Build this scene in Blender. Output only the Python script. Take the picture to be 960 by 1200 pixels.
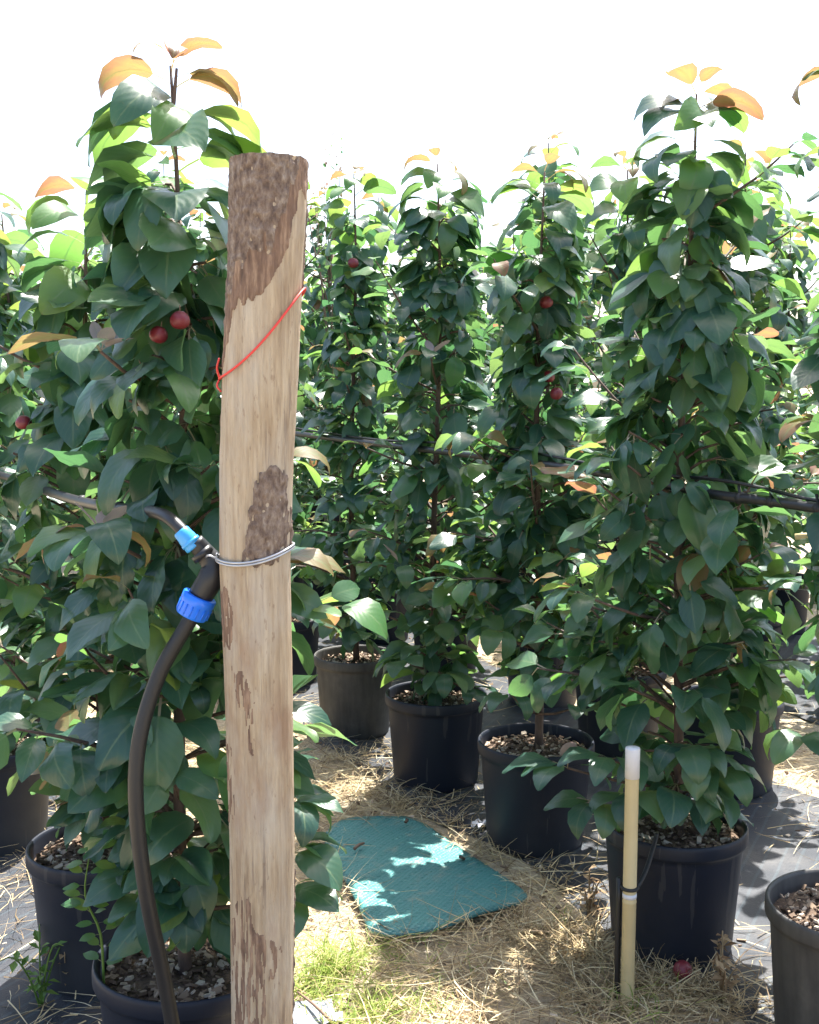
import bpy, math, random
import numpy as np
from mathutils import Vector, Matrix, noise

for o in list(bpy.data.objects):
    bpy.data.objects.remove(o)
scene = bpy.context.scene
col = scene.collection
random.seed(7)
rng = np.random.default_rng(7)

# ------------------------------------------------------------------ camera
F_PX, CX, CY, CAM_H = 1350.0, 480.0, 600.0, 1.57
TH = math.atan(150.0 / F_PX)
cam = bpy.data.cameras.new('camera')
cam.sensor_fit = 'VERTICAL'; cam.sensor_height = 24.0
cam.lens = 24.0 * F_PX / 1200.0
cam.clip_start = 0.05; cam.clip_end = 600
camo = bpy.data.objects.new('camera', cam); col.objects.link(camo)
camo.location = (0, 0, CAM_H)
camo.rotation_euler = (math.pi / 2 - TH, 0, 0)
scene.camera = camo

# ------------------------------------------------------------------ light
SUN_AZ, SUN_EL = math.radians(22), math.radians(66)
w = bpy.data.worlds.new('World'); scene.world = w; w.use_nodes = True
nt = w.node_tree
sky = nt.nodes.new('ShaderNodeTexSky'); sky.sky_type = 'NISHITA'
sky.sun_disc = False
sky.sun_elevation = SUN_EL; sky.sun_rotation = SUN_AZ
sky.air_density = 1.0; sky.dust_density = 3.5; sky.ozone_density = 1.0
hs = nt.nodes.new('ShaderNodeHueSaturation'); hs.inputs['Saturation'].default_value = 1.0
bg = nt.nodes['Background']; bg.inputs['Strength'].default_value = 0.132
nt.links.new(sky.outputs[0], hs.inputs['Color'])
nt.links.new(hs.outputs[0], bg.inputs['Color'])
sun = bpy.data.lights.new('sun', 'SUN'); sun.energy = 5.0; sun.angle = math.radians(0.53)
sun.color = (1.0, 0.96, 0.90)
suno = bpy.data.objects.new('sun', sun); col.objects.link(suno)
SDIR = Vector((math.sin(SUN_AZ) * math.cos(SUN_EL), math.cos(SUN_AZ) * math.cos(SUN_EL), math.sin(SUN_EL)))
suno.rotation_euler = SDIR.to_track_quat('Z', 'Y').to_euler()
suno.location = SDIR * 20
vs = scene.view_settings
vs.view_transform = 'Standard'; vs.look = 'None'; vs.gamma = 1; vs.use_curve_mapping = False
vs.exposure = 1.88
scene.render.resolution_x = 819; scene.render.resolution_y = 1024
scene.render.engine = 'CYCLES'
scene.cycles.max_bounces = 5; scene.cycles.diffuse_bounces = 3; scene.cycles.glossy_bounces = 2; scene.cycles.transmission_bounces = 3

# ------------------------------------------------------------------ helpers
def P(px, py, Y):
    "point seen at photo pixel px,py at forward distance Y"
    x = (px - CX) / F_PX; y = -(py - CY) / F_PX
    d = Vector((x, math.cos(TH) + y * math.sin(TH), -math.sin(TH) + y * math.cos(TH)))
    return Vector((0, 0, CAM_H)) + d * (Y / d.y)

def Gp(px, py, z=0.0):
    "point seen at photo pixel px,py on the level z"
    x = (px - CX) / F_PX; y = -(py - CY) / F_PX
    d = Vector((x, math.cos(TH) + y * math.sin(TH), -math.sin(TH) + y * math.cos(TH)))
    return Vector((0, 0, CAM_H)) + d * ((z - CAM_H) / d.z)

def proj(p):
    "photo pixel and depth of world points (N,3)"
    p = np.asarray(p, float)
    q = p - np.array([0, 0, CAM_H])
    dep = q[:, 1] * math.cos(TH) - q[:, 2] * math.sin(TH)
    up = q[:, 1] * math.sin(TH) + q[:, 2] * math.cos(TH)
    dd = np.maximum(dep, .05)
    return CX + F_PX * q[:, 0] / dd, CY - F_PX * up / dd, dep

def tag(o, label=None, cat=None, group=None, kind=None):
    if label: o['label'] = label
    if cat: o['category'] = cat
    if group: o['group'] = group
    if kind: o['kind'] = kind
    return o

def link(name, me, mat=None, parent=None, smooth=True):
    if mat is not None and not me.materials:
        me.materials.append(mat)
    if smooth:
        me.polygons.foreach_set('use_smooth', [True] * len(me.polygons))
    o = bpy.data.objects.new(name, me); col.objects.link(o)
    if parent: o.parent = parent
    return o

def empty(name, loc=(0, 0, 0), rz=0):
    o = bpy.data.objects.new(name, None); col.objects.link(o)
    o.location = loc; o.rotation_euler = (0, 0, rz); o.empty_display_size = .1
    return o

def mesh(name, v, f):
    me = bpy.data.meshes.new(name)
    me.from_pydata([tuple(x) for x in v], [], [tuple(x) for x in f])
    me.update(); return me

class MB:
    def __init__(s): s.v = []; s.f = []
    def add(s, v, f):
        n = len(s.v); s.v += [tuple(x) for x in v]; s.f += [tuple(i + n for i in q) for q in f]
    def build(s, name): return mesh(name, s.v, s.f)

def catmull(pts, sub):
    pts = [Vector(p) for p in pts]
    if len(pts) < 3 or sub < 2: return pts
    out = []
    ext = [pts[0] * 2 - pts[1]] + pts + [pts[-1] * 2 - pts[-2]]
    for i in range(1, len(ext) - 2):
        a, b, c, d = ext[i - 1:i + 3]
        for k in range(sub):
            t = k / sub
            out.append(.5 * ((2 * b) + (c - a) * t + (2 * a - 5 * b + 4 * c - d) * t * t + (3 * b - a - 3 * c + d) * t ** 3))
    out.append(pts[-1]); return out

def tube(mb, pts, rad, n=8, sub=1, cap=True):
    "tapered tube through pts; rad is one radius or one for each given point"
    m0 = len(pts); c = catmull(pts, sub); m = len(c)
    if isinstance(rad, (int, float)): rr = [rad] * m
    else:
        xs = np.linspace(0, 1, m0); rr = list(np.interp(np.linspace(0, 1, m), xs, rad))
    v = []; f = []
    t = (c[1] - c[0]).normalized()
    ref = Vector((0, 0, 1)) if abs(t.z) < .9 else Vector((1, 0, 0))
    s = t.cross(ref).normalized()
    for i in range(m):
        t = (c[min(i + 1, m - 1)] - c[max(i - 1, 0)]).normalized()
        s = (s - t * s.dot(t)).normalized(); u = t.cross(s)
        for k in range(n):
            a = 2 * math.pi * k / n
            v.append(c[i] + (s * math.cos(a) + u * math.sin(a)) * rr[i])
    for i in range(m - 1):
        for k in range(n):
            k2 = (k + 1) % n
            f.append((i * n + k, i * n + k2, (i + 1) * n + k2, (i + 1) * n + k))
    if cap:
        f.append(tuple(range(n))[::-1]); f.append(tuple((m - 1) * n + k for k in range(n)))
    mb.add(v, f)

def lathe(mb, prof, n=48, origin=(0, 0, 0), axis=None, wob=0, seed=0):
    "profile (r,z) turned about axis through origin"
    o = Vector(origin)
    R = Matrix.Identity(3) if axis is None else Vector(axis).normalized().to_track_quat('Z', 'Y').to_matrix()
    v = []; f = []
    for r, z in prof:
        for k in range(n):
            a = 2 * math.pi * k / n
            q = r * (1 + wob * math.sin(2 * a + seed) + wob * .5 * math.sin(3 * a + seed * 2.3))
            v.append(o + R @ Vector((q * math.cos(a), q * math.sin(a), z)))
    m = len(prof)
    for i in range(m - 1):
        for k in range(n):
            k2 = (k + 1) % n
            f.append((i * n + k, i * n + k2, (i + 1) * n + k2, (i + 1) * n + k))
    mb.add(v, f)

# ------------------------------------------------------------------ materials
def newmat(name):
    m = bpy.data.materials.new(name); m.use_nodes = True
    nt = m.node_tree; b = nt.nodes['Principled BSDF']
    return m, nt, b, nt.nodes.new, nt.links.new

def ramp(nt, stops, fac):
    r = nt.nodes.new('ShaderNodeValToRGB'); e = r.color_ramp.elements
    while len(e) < len(stops): e.new(.5)
    for i, (p, c) in enumerate(stops):
        e[i].position = p; e[i].color = (*c, 1)
    nt.links.new(fac, r.inputs[0]); return r.outputs[0]

def noise_tex(nt, scale, detail=4, rough=.55, vec=None, coord='Object', stretch=None):
    tc = nt.nodes.new('ShaderNodeTexCoord')
    n = nt.nodes.new('ShaderNodeTexNoise')
    n.inputs['Scale'].default_value = scale; n.inputs['Detail'].default_value = detail
    n.inputs['Roughness'].default_value = rough
    src = tc.outputs[coord]
    if stretch:
        mp = nt.nodes.new('ShaderNodeMapping'); mp.inputs['Scale'].default_value = stretch
        nt.links.new(src, mp.inputs[0]); src = mp.outputs[0]
    nt.links.new(src, n.inputs['Vector']); return n.outputs[0]

def mixc(nt, fac, a, b, mode='MIX'):
    m = nt.nodes.new('ShaderNodeMix'); m.data_type = 'RGBA'; m.blend_type = mode
    for s, x in ((m.inputs[0], fac), (m.inputs[6], a), (m.inputs[7], b)):
        if hasattr(x, 'is_linked'): nt.links.new(x, s)
        elif isinstance(x, (int, float)): s.default_value = x
        else: s.default_value = (*x, 1)
    return m.outputs[2]

def bump(nt, b, h, strength=.4, dist=.01):
    n = nt.nodes.new('ShaderNodeBump'); n.inputs['Strength'].default_value = strength
    n.inputs['Distance'].default_value = dist
    nt.links.new(h, n.inputs['Height']); nt.links.new(n.outputs[0], b.inputs['Normal'])

def math_n(nt, op, a, b=None):
    m = nt.nodes.new('ShaderNodeMath'); m.operation = op
    for s, x in ((m.inputs[0], a), (m.inputs[1], b)):
        if x is None: continue
        if hasattr(x, 'is_linked'): nt.links.new(x, s)
        else: s.default_value = x
    return m.outputs[0]

def leaf_mat(name, stops, tstops, trans=.38, rough=.36, spec=.45, blend=False):
    m, nt, b, new, lk = newmat(name)
    oi = new('ShaderNodeObjectInfo'); ge = new('ShaderNodeNewGeometry')
    s = math_n(nt, 'FRACT', math_n(nt, 'ADD', oi.outputs['Random'], ge.outputs['Random Per Island']))
    base = ramp(nt, stops, s)
    tr = ramp(nt, tstops, s)
    uv = new('ShaderNodeUVMap'); sp = new('ShaderNodeSeparateXYZ'); lk(uv.outputs[0], sp.inputs[0])
    ax = math_n(nt, 'ABSOLUTE', sp.outputs[0])
    mid = math_n(nt, 'LESS_THAN', ax, .045)
    # side veins
    wv = math_n(nt, 'SINE', math_n(nt, 'MULTIPLY', math_n(nt, 'SUBTRACT', sp.outputs[1], math_n(nt, 'MULTIPLY', ax, .35)), 48.0))
    vein = math_n(nt, 'MAXIMUM', math_n(nt, 'MULTIPLY', math_n(nt, 'POWER', math_n(nt, 'MAXIMUM', wv, 0.0), 5.0), .22), math_n(nt, 'MULTIPLY', mid, .9))
    nz = noise_tex(nt, 9, 3, coord='UV')
    base = mixc(nt, math_n(nt, 'MULTIPLY', nz, .25), base, (0.06, 0.13, 0.06))
    if blend:
        g_ = ramp(nt, [(.35, (0, 0, 0)), (.70, (1, 1, 1))], math_n(nt, 'ADD', math_n(nt, 'MULTIPLY', noise_tex(nt, 2.5, 4, coord='UV'), .7), math_n(nt, 'MULTIPLY', math_n(nt, 'SUBTRACT', 1.0, ax), .3)))
        base = mixc(nt, math_n(nt, 'MULTIPLY', g_, .5), base, (.08, .13, .045)); tr = mixc(nt, math_n(nt, 'MULTIPLY', g_, .38), tr, (.26, .42, .07))
    # brown specks
    sk = ramp(nt, [(.70, (0, 0, 0)), (.74, (1, 1, 1))], noise_tex(nt, 14, 2, coord='Object'))
    base = mixc(nt, math_n(nt, 'MULTIPLY', sk, .5), base, (.12, .075, .035))
    vein_tone = mixc(nt, .45, base, (.22, .30, .14))  # paler leaf colour for midrib and side veins
    cb = mixc(nt, vein, base, vein_tone)
    cb = mixc(nt, math_n(nt, 'LESS_THAN', sp.outputs[1], .001), cb, (.30, .24, .16))
    lk(cb, b.inputs['Base Color'])
    rr = new('ShaderNodeMapRange'); lk(nz, rr.inputs[0]); rr.inputs[3].default_value = rough - .07; rr.inputs[4].default_value = rough + .12
    lk(rr.outputs[0], b.inputs['Roughness'])
    b.inputs['Specular IOR Level'].default_value = spec
    bump(nt, b, wv, .07, .0015)
    t = new('ShaderNodeBsdfTranslucent'); lk(mixc(nt, math_n(nt, 'MULTIPLY', vein, .5), tr, base), t.inputs[0])
    mx = new('ShaderNodeMixShader'); mx.inputs[0].default_value = trans
    lk(b.outputs[0], mx.inputs[1]); lk(t.outputs[0], mx.inputs[2])
    lk(mx.outputs[0], nt.nodes['Material Output'].inputs[0])
    return m

M = {}
M['leaf'] = leaf_mat('leaf_green', [(0, (.016, .056, .046)), (.4, (.023, .076, .058)), (.75, (.033, .095, .062)), (1, (.050, .118, .055))],
                     [(0, (.08, .22, .08)), (.5, (.15, .32, .09)), (1, (.26, .41, .11))], trans=.36, rough=.31, spec=.6)
M['young'] = leaf_mat('leaf_young', [(0, (.04, .13, .05)), (.6, (.06, .15, .05)), (1, (.10, .18, .05))],
                      [(0, (.20, .43, .08)), (1, (.33, .46, .09))], trans=.42)
M['bronze'] = leaf_mat('leaf_bronze', [(0, (.15, .085, .045)), (.5, (.17, .12, .05)), (1, (.20, .065, .05))],
                       [(0, (.42, .17, .10)), (.5, (.36, .23, .10)), (1, (.44, .12, .10))], trans=.42, blend=True)
M['lilac'] = leaf_mat('leaf_downy', [(0, (.27, .25, .26)), (1, (.30, .26, .26))],
                      [(0, (.30, .26, .18)), (1, (.34, .22, .20))], trans=.3, rough=.6)

m, nt, b, new, lk = newmat('tree_bark')
n1 = noise_tex(nt, 60, 4, stretch=(1, 1, .25))
lk(ramp(nt, [(.25, (.045, .030, .024)), (.75, (.13, .085, .065))], n1), b.inputs['Base Color'])
b.inputs['Roughness'].default_value = .75; bump(nt, b, n1, .5, .004); M['trunk'] = m

m, nt, b, new, lk = newmat('pot_plastic')
oi = new('ShaderNodeObjectInfo')
n1 = noise_tex(nt, 7, 5); n2 = noise_tex(nt, 90, 3)
tc = new('ShaderNodeTexCoord'); sp = new('ShaderNodeSeparateXYZ'); lk(tc.outputs['Object'], sp.inputs[0])
low = new('ShaderNodeMapRange'); lk(sp.outputs[2], low.inputs[0])
low.inputs[1].default_value = .0; low.inputs[2].default_value = .26; low.inputs[3].default_value = .75; low.inputs[4].default_value = .12
dust = math_n(nt, 'MULTIPLY', low.outputs[0], math_n(nt, 'MULTIPLY', n1, math_n(nt, 'ADD', math_n(nt, 'POWER', oi.outputs['Random'], 2.0), .12)))
cb = mixc(nt, math_n(nt, 'MULTIPLY', dust, .7), (.005, .009, .020), (.13, .125, .115))
streak = noise_tex(nt, 26, 4, stretch=(1, 1, .06))
cb = mixc(nt, math_n(nt, 'MULTIPLY', math_n(nt, 'GREATER_THAN', streak, .62), .10), cb, (.22, .20, .17))
lk(cb, b.inputs['Base Color'])
b.inputs['Roughness'].default_value = .5; b.inputs['Specular IOR Level'].default_value = .3; bump(nt, b, n2, .12, .002); M['pot'] = m

def dusty():
    m, nt, b, new, lk = newmat('pot_plastic_dusty')
    n1 = noise_tex(nt, 9, 6, .65); n2 = noise_tex(nt, 34, 5, .6, stretch=(1, 1, .12))
    cb = ramp(nt, [(.3, (.02, .02, .021)), (.55, (.05, .048, .045)), (.75, (.10, .094, .083))], n1)
    cb = mixc(nt, .35, cb, ramp(nt, [(.35, (.015, .015, .017)), (.7, (.10, .095, .085))], n2))
    lk(cb, b.inputs['Base Color']); b.inputs['Roughness'].default_value = .6; bump(nt, b, n2, .15, .002)
    return m
M['pot_dusty'] = dusty()

m, nt, b, new, lk = newmat('potting_soil')
n1 = noise_tex(nt, 70, 5)
lk(ramp(nt, [(.3, (.05, .032, .022)), (.7, (.17, .115, .075))], n1), b.inputs['Base Color'])
b.inputs['Roughness'].default_value = .95; bump(nt, b, n1, 1, .01); M['soil'] = m

def island_mat(name, stops, rough=.8, trans=0.0, spec=.3):
    m, nt, b, new, lk = newmat(name)
    ge = new('ShaderNodeNewGeometry')
    c = ramp(nt, stops, ge.outputs['Random Per Island'])
    lk(c, b.inputs['Base Color']); b.inputs['Roughness'].default_value = rough
    b.inputs['Specular IOR Level'].default_value = spec
    if trans:
        t = new('ShaderNodeBsdfTranslucent'); lk(c, t.inputs[0])
        mx = new('ShaderNodeMixShader'); mx.inputs[0].default_value = trans
        lk(b.outputs[0], mx.inputs[1]); lk(t.outputs[0], mx.inputs[2])
        lk(mx.outputs[0], nt.nodes['Material Output'].inputs[0])
    return m
M['mulch'] = island_mat('bark_chips', [(0, (.05, .032, .022)), (.4, (.13, .085, .055)), (.75, (.30, .22, .15)), (1, (.50, .43, .34))])
M['straw'] = island_mat('dry_straw', [(0, (.12, .08, .045)), (.35, (.34, .25, .13)), (.7, (.56, .44, .24)), (1, (.68, .60, .40))], .65, .2)
M['grass'] = island_mat('green_grass', [(0, (.14, .24, .04)), (.5, (.28, .36, .07)), (1, (.46, .44, .16))], .5, .35)
M['weed'] = island_mat('weed_leaf', [(0, (.10, .20, .04)), (1, (.20, .30, .07))], .5, .4)
M['deadweed'] = island_mat('dry_weed', [(0, (.20, .12, .06)), (1, (.42, .31, .18))], .7, .25)

m, nt, b, new, lk = newmat('straw_ground')
n1 = noise_tex(nt, 1.6, 6, .6); n2 = noise_tex(nt, 28, 6, .7); n3 = noise_tex(nt, 140, 4, .6)
c1 = ramp(nt, [(.30, (.20, .15, .10)), (.5, (.44, .36, .24)), (.72, (.62, .54, .40))], n1)
c2 = ramp(nt, [(.28, (.12, .085, .055)), (.5, (.42, .34, .22)), (.75, (.66, .58, .44))], n2)
cb = mixc(nt, .55, c1, c2)
cb = mixc(nt, .35, cb, ramp(nt, [(.3, (.10, .07, .045)), (.7, (.55, .46, .32))], n3))
lk(cb, b.inputs['Base Color']); b.inputs['Roughness'].default_value = .95
bump(nt, b, n2, .8, .02); M['ground'] = m

m, nt, b, new, lk = newmat('woven_fabric')
tc = new('ShaderNodeTexCoord'); wv = new('ShaderNodeTexWave'); wv.wave_type = 'BANDS'; wv.bands_direction = 'X'
mp = new('ShaderNodeMapping'); mp.inputs['Rotation'].default_value = (0, 0, math.radians(26.8))
lk(tc.outputs['Object'], mp.inputs[0]); lk(mp.outputs[0], wv.inputs['Vector']); wv.inputs['Scale'].default_value = 6.0
wv.inputs['Distortion'].default_value = .3
n1 = noise_tex(nt, 5, 6, .65); n2 = noise_tex(nt, 220, 2)
band = math_n(nt, 'MULTIPLY', math_n(nt, 'GREATER_THAN', wv.outputs['Fac'], .93), .25)
cb = mixc(nt, band, (.018, .022, .030), (.055, .09, .11))
d = ramp(nt, [(.50, (0, 0, 0)), (.72, (1, 1, 1))], n1)
cb = mixc(nt, math_n(nt, 'MULTIPLY', d, .16), cb, (.28, .24, .19))
lk(cb, b.inputs['Base Color']); b.inputs['Roughness'].default_value = .5
bump(nt, b, n2, .35, .004); M['fabric'] = m

m, nt, b, new, lk = newmat('teal_plastic')
tc = new('ShaderNodeTexCoord'); mp = new('ShaderNodeMapping'); mp.inputs['Rotation'].default_value = (0, 0, .5)
lk(tc.outputs['Object'], mp.inputs[0])
v1 = new('ShaderNodeTexVoronoi'); v1.inputs['Scale'].default_value = 75; lk(mp.outputs[0], v1.inputs['Vector']); v1.inputs['Randomness'].default_value = .2
n1 = noise_tex(nt, 6, 5)
cb = mixc(nt, n1, (.030, .150, .150), (.060, .205, .190))
d = ramp(nt, [(.55, (0, 0, 0)), (.75, (1, 1, 1))], noise_tex(nt, 16, 6, .7))
cb = mixc(nt, math_n(nt, 'MULTIPLY', d, .5), cb, (.30, .27, .2))
lk(cb, b.inputs['Base Color']); b.inputs['Roughness'].default_value = .5
bump(nt, b, v1.outputs['Distance'], .8, .006); M['mat'] = m

m, nt, b, new, lk = newmat('peeled_wood')
n1 = noise_tex(nt, 26, 7, .65, stretch=(1, 1, .16)); n2 = noise_tex(nt, 190, 5, .65, stretch=(1, 1, .05)); n3 = noise_tex(nt, 13, 5, stretch=(1, 1, .45))
c = ramp(nt, [(.30, (.15, .10, .062)), (.47, (.34, .262, .168)), (.70, (.53, .455, .335))], n1)
c = mixc(nt, .40, c, ramp(nt, [(.3, (.24, .15, .085)), (.65, (.58, .45, .30))], n2))
knot = ramp(nt, [(.52, (0, 0, 0)), (.68, (1, 1, 1))], n3)
c = mixc(nt, math_n(nt, 'MULTIPLY', knot, .6), c, (.25, .145, .085))
crk = ramp(nt, [(.32, (1, 1, 1)), (.40, (0, 0, 0))], noise_tex(nt, 75, 4, .6, stretch=(1, 1, .05)))
c = mixc(nt, math_n(nt, 'MULTIPLY', crk, .7), c, (.13, .08, .05))
grey = ramp(nt, [(.45, (0, 0, 0)), (.65, (1, 1, 1))], noise_tex(nt, 14, 5, .6, stretch=(1, 1, .3)))
c = mixc(nt, math_n(nt, 'MULTIPLY', grey, .40), c, (.46, .43, .38))
spk = ramp(nt, [(.64, (0, 0, 0)), (.70, (1, 1, 1))], noise_tex(nt, 130, 3, .6, stretch=(1, 1, .3)))
c = mixc(nt, math_n(nt, 'MULTIPLY', spk, .45), c, (.17, .10, .06))
lk(c, b.inputs['Base Color']); b.inputs['Roughness'].default_value = .8
bump(nt, b, mixc(nt, .5, n2, n1), 1.0, .012); M['wood'] = m

m, nt, b, new, lk = newmat('rough_bark')
n1 = noise_tex(nt, 95, 6, .65, stretch=(1, 1, .5)); n2 = noise_tex(nt, 30, 4, stretch=(1, 1, .5))
c = ramp(nt, [(.32, (.05, .034, .027)), (.46, (.16, .115, .09)), (.58, (.27, .215, .17)), (.70, (.42, .36, .30))], n1)
c = mixc(nt, math_n(nt, 'MULTIPLY', n2, .5), c, (.20, .135, .10))
lk(c, b.inputs['Base Color']); b.inputs['Roughness'].default_value = .95
bump(nt, b, n1, 1, .012); M['bark'] = m

m, nt, b, new, lk = newmat('inner_bark')
n1 = noise_tex(nt, 120, 6, .65, stretch=(1, 1, .12)); n2 = noise_tex(nt, 30, 4, stretch=(1, 1, .3))
c = ramp(nt, [(.30, (.04, .024, .017)), (.48, (.15, .09, .06)), (.66, (.36, .25, .165))], n1)
c = mixc(nt, math_n(nt, 'MULTIPLY', n2, .5), c, (.27, .17, .115))
lk(c, b.inputs['Base Color']); b.inputs['Roughness'].default_value = .9
bump(nt, b, n1, .9, .008); M['inner'] = m

def plain(name, c, rough=.5, metal=0, var=.25, scale=30, bmp=.1):
    m, nt, b, new, lk = newmat(name)
    n1 = noise_tex(nt, scale, 5)
    lk(mixc(nt, n1, tuple(x * (1 - var) for x in c), tuple(min(1, x * (1 + var)) for x in c)), b.inputs['Base Color'])
    b.inputs['Roughness'].default_value = rough; b.inputs['Metallic'].default_value = metal
    if bmp: bump(nt, b, n1, bmp, .003)
    return m
M['pipe'] = plain('pipe_black', (.012, .012, .014), .42)
M['hose'] = plain('hose_black', (.0065, .0065, .0075), .5, scale=60)
M['blue'] = plain('fitting_blue', (.012, .16, .78), .35, var=.1)
M['cyan'] = plain('fitting_light_blue', (.05, .32, .70), .3, var=.1)
M['wire'] = plain('galvanised_wire', (.45, .46, .48), .4, .7)
M['red'] = plain('red_cord', (.62, .045, .035), .5)
M['white'] = plain('white_paint', (.62, .62, .64), .5, var=.06)
M['cane'] = plain('pale_cane', (.50, .40, .21), .5, var=.12, scale=14)
M['cord'] = plain('black_cord', (.012, .012, .012), .6)
M['greyrag'] = plain('grey_fabric', (.22, .24, .27), .7, scale=20)
M['twig'] = plain('dry_twig', (.16, .10, .07), .8)

m, nt, b, new, lk = newmat('apple_skin')
n1 = noise_tex(nt, 25, 4)
lk(ramp(nt, [(.35, (.11, .010, .018)), (.65, (.20, .022, .028))], n1), b.inputs['Base Color'])
b.inputs['Roughness'].default_value = .45; M['apple'] = m

# ------------------------------------------------------------------ ground
ND = Vector((.892, .452)); TD = Vector((-.452, .892))     # across and along the tree rows
def rowpt(n, t): return (n * ND.x + t * TD.x, n * ND.y + t * TD.y)
def gz(x, y):
    return (np.sin(x * 3.1 + y * 1.7) * .004 + np.sin(x * 9.3 - y * 7.1 + 1) * .004 + np.sin(x * 17 + y * 21) * .003
            + np.sin(x * 33 - y * 29 + 2) * .002) - .013
def gz1(x, y): return float(gz(np.float64(x), np.float64(y)))

def grid_mesh(name, xs, ys, zf):
    X, Y = np.meshgrid(xs, ys); Z = zf(X, Y)
    v = np.stack([X.ravel(), Y.ravel(), Z.ravel()], 1); nx = len(xs); ny = len(ys)
    i = np.arange((nx - 1) * (ny - 1)); r = i // (nx - 1); c = i % (nx - 1)
    a = r * nx + c
    f = np.stack([a, a + 1, a + nx + 1, a + nx], 1)
    return mesh(name, v.tolist(), f.tolist())
xs = np.concatenate([np.array([-200, -80, -30, -12, -6, -4]), np.arange(-3, 3.01, .035), np.array([4, 6, 12, 30, 80, 200])])
ys = np.concatenate([np.array([-200, -60, -15, -4, 0]), np.arange(1, 7.01, .035), np.array([8, 10, 14, 24, 60, 200, 400])])
g = link('ground', grid_mesh('ground', xs, ys, gz), M['ground']); tag(g, 'pale dry dirt littered with straw between the pot rows', 'ground', kind='structure')

def fabric(name, n0, n1, t0, t1, label, ph):
    nn = max(6, int((n1 - n0) / .06)); tt = int((t1 - t0) / .09)
    v = []; f = []
    for j in range(tt + 1):
        t = t0 + (t1 - t0) * j / tt
        e0 = n0 + .05 * math.sin(t * 2.3 + ph) + .03 * math.sin(t * 6.1 + ph); e1 = n1 + .06 * math.sin(t * 1.9 + ph * 2)
        for i in range(nn + 1):
            n = e0 + (e1 - e0) * i / nn
            x, y = rowpt(n, t)
            z = .009 + .005 * math.sin(n * 23 + t * 7) + .004 * math.sin(n * 11 - t * 17 + ph)
            if i in (0, nn): z = -.006
            v.append((x, y, z))
    for j in range(tt):
        for i in range(nn):
            a = j * (nn + 1) + i; f.append((a, a + 1, a + nn + 2, a + nn + 1))
    o = link(name, mesh(name, v, f), M['fabric']); tag(o, label, 'ground cover', kind='structure')
fabric('weed_fabric', -.6, .82, -1, 12, 'black woven ground cover under the pots behind the wooden post', 0)
fabric('weed_fabric', 1.93, 3.28, -1.5, 14, 'black woven ground cover under the pot row by the pale stake', 1.3)
fabric('weed_fabric', 4.1, 5.6, -2, 14, 'black woven ground cover under the crowded rows further back', 2.1)

# ------------------------------------------------------------------ leaves
def leaf_proto(L_seg, half, bend, fold, width, wave, pet=.30, seed=0):
    "unit-length leaf: verts, faces, uv; petiole foot at the origin, blade along +Y, upper side +Z"
    r = random.Random(seed)
    v = []; f = []; uv = []
    ang = .25; y = 0.; z = 0.
    pp = []
    for k in range(3):
        s = k / 2
        pp.append((y, z, ang))
        if k < 2:
            y += pet / 2 * math.cos(ang); z += pet / 2 * math.sin(ang); ang -= .12
    pw = .015
    for (yy, zz, a) in pp:
        v += [(-pw, yy, zz), (pw, yy, zz + .006)]; uv += [(0, 0), (0, 0)]
    for k in range(2):
        a = 2 * k; f.append((a, a + 1, a + 3, a + 2))
    y0, z0 = pp[-1][0], pp[-1][1]
    ang0 = ang
    cl = []
    y, z = y0, z0
    ss = [(1 - math.cos(math.pi * i / L_seg)) / 2 for i in range(L_seg + 1)]
    for i in range(L_seg + 1):
        s = ss[i]
        a = ang0 - bend * s ** 1.15
        cl.append((y, z, a, s))
        if i < L_seg:
            am = ang0 - bend * ((s + ss[i + 1]) / 2) ** 1.15; h = ss[i + 1] - s
            y += math.cos(am) * h; z += math.sin(am) * h
    rows = []
    asym = r.uniform(-.06, .06)
    for (yy, zz, a, s) in cl:
        sh = (math.sin(math.pi * s ** .86)) ** .78 * (1 - .12 * s) if 0 < s < 1 else 0
        wd = .5 * width * sh
        row = []
        if s < 1e-6 or s > 1 - 1e-6:
            v.append((0, yy, zz)); uv.append((0, s)); row = [len(v) - 1] * (2 * half + 1)
        else:
            for k in range(-half, half + 1):
                q = k / half; x = wd * q + asym * wd
                h = abs(q) * wd * math.tan(fold) - (q * q) * wd * .18 + wave * abs(q) ** 2 * math.sin(s * 9 + (2 if k > 0 else 0) + seed)
                v.append((x, yy - math.sin(a) * h, zz + math.cos(a) * h)); uv.append((q, s))
                row.append(len(v) - 1)
        rows.append(row)
    for i in range(L_seg):
        for k in range(2 * half):
            a, b_, c, d_ = rows[i][k], rows[i][k + 1], rows[i + 1][k + 1], rows[i + 1][k]
            q = []
            for x in (a, b_, c, d_):
                if x not in q: q.append(x)
            if len(q) > 2: f.append(tuple(q))
    return np.array(v), f, uv

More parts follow.
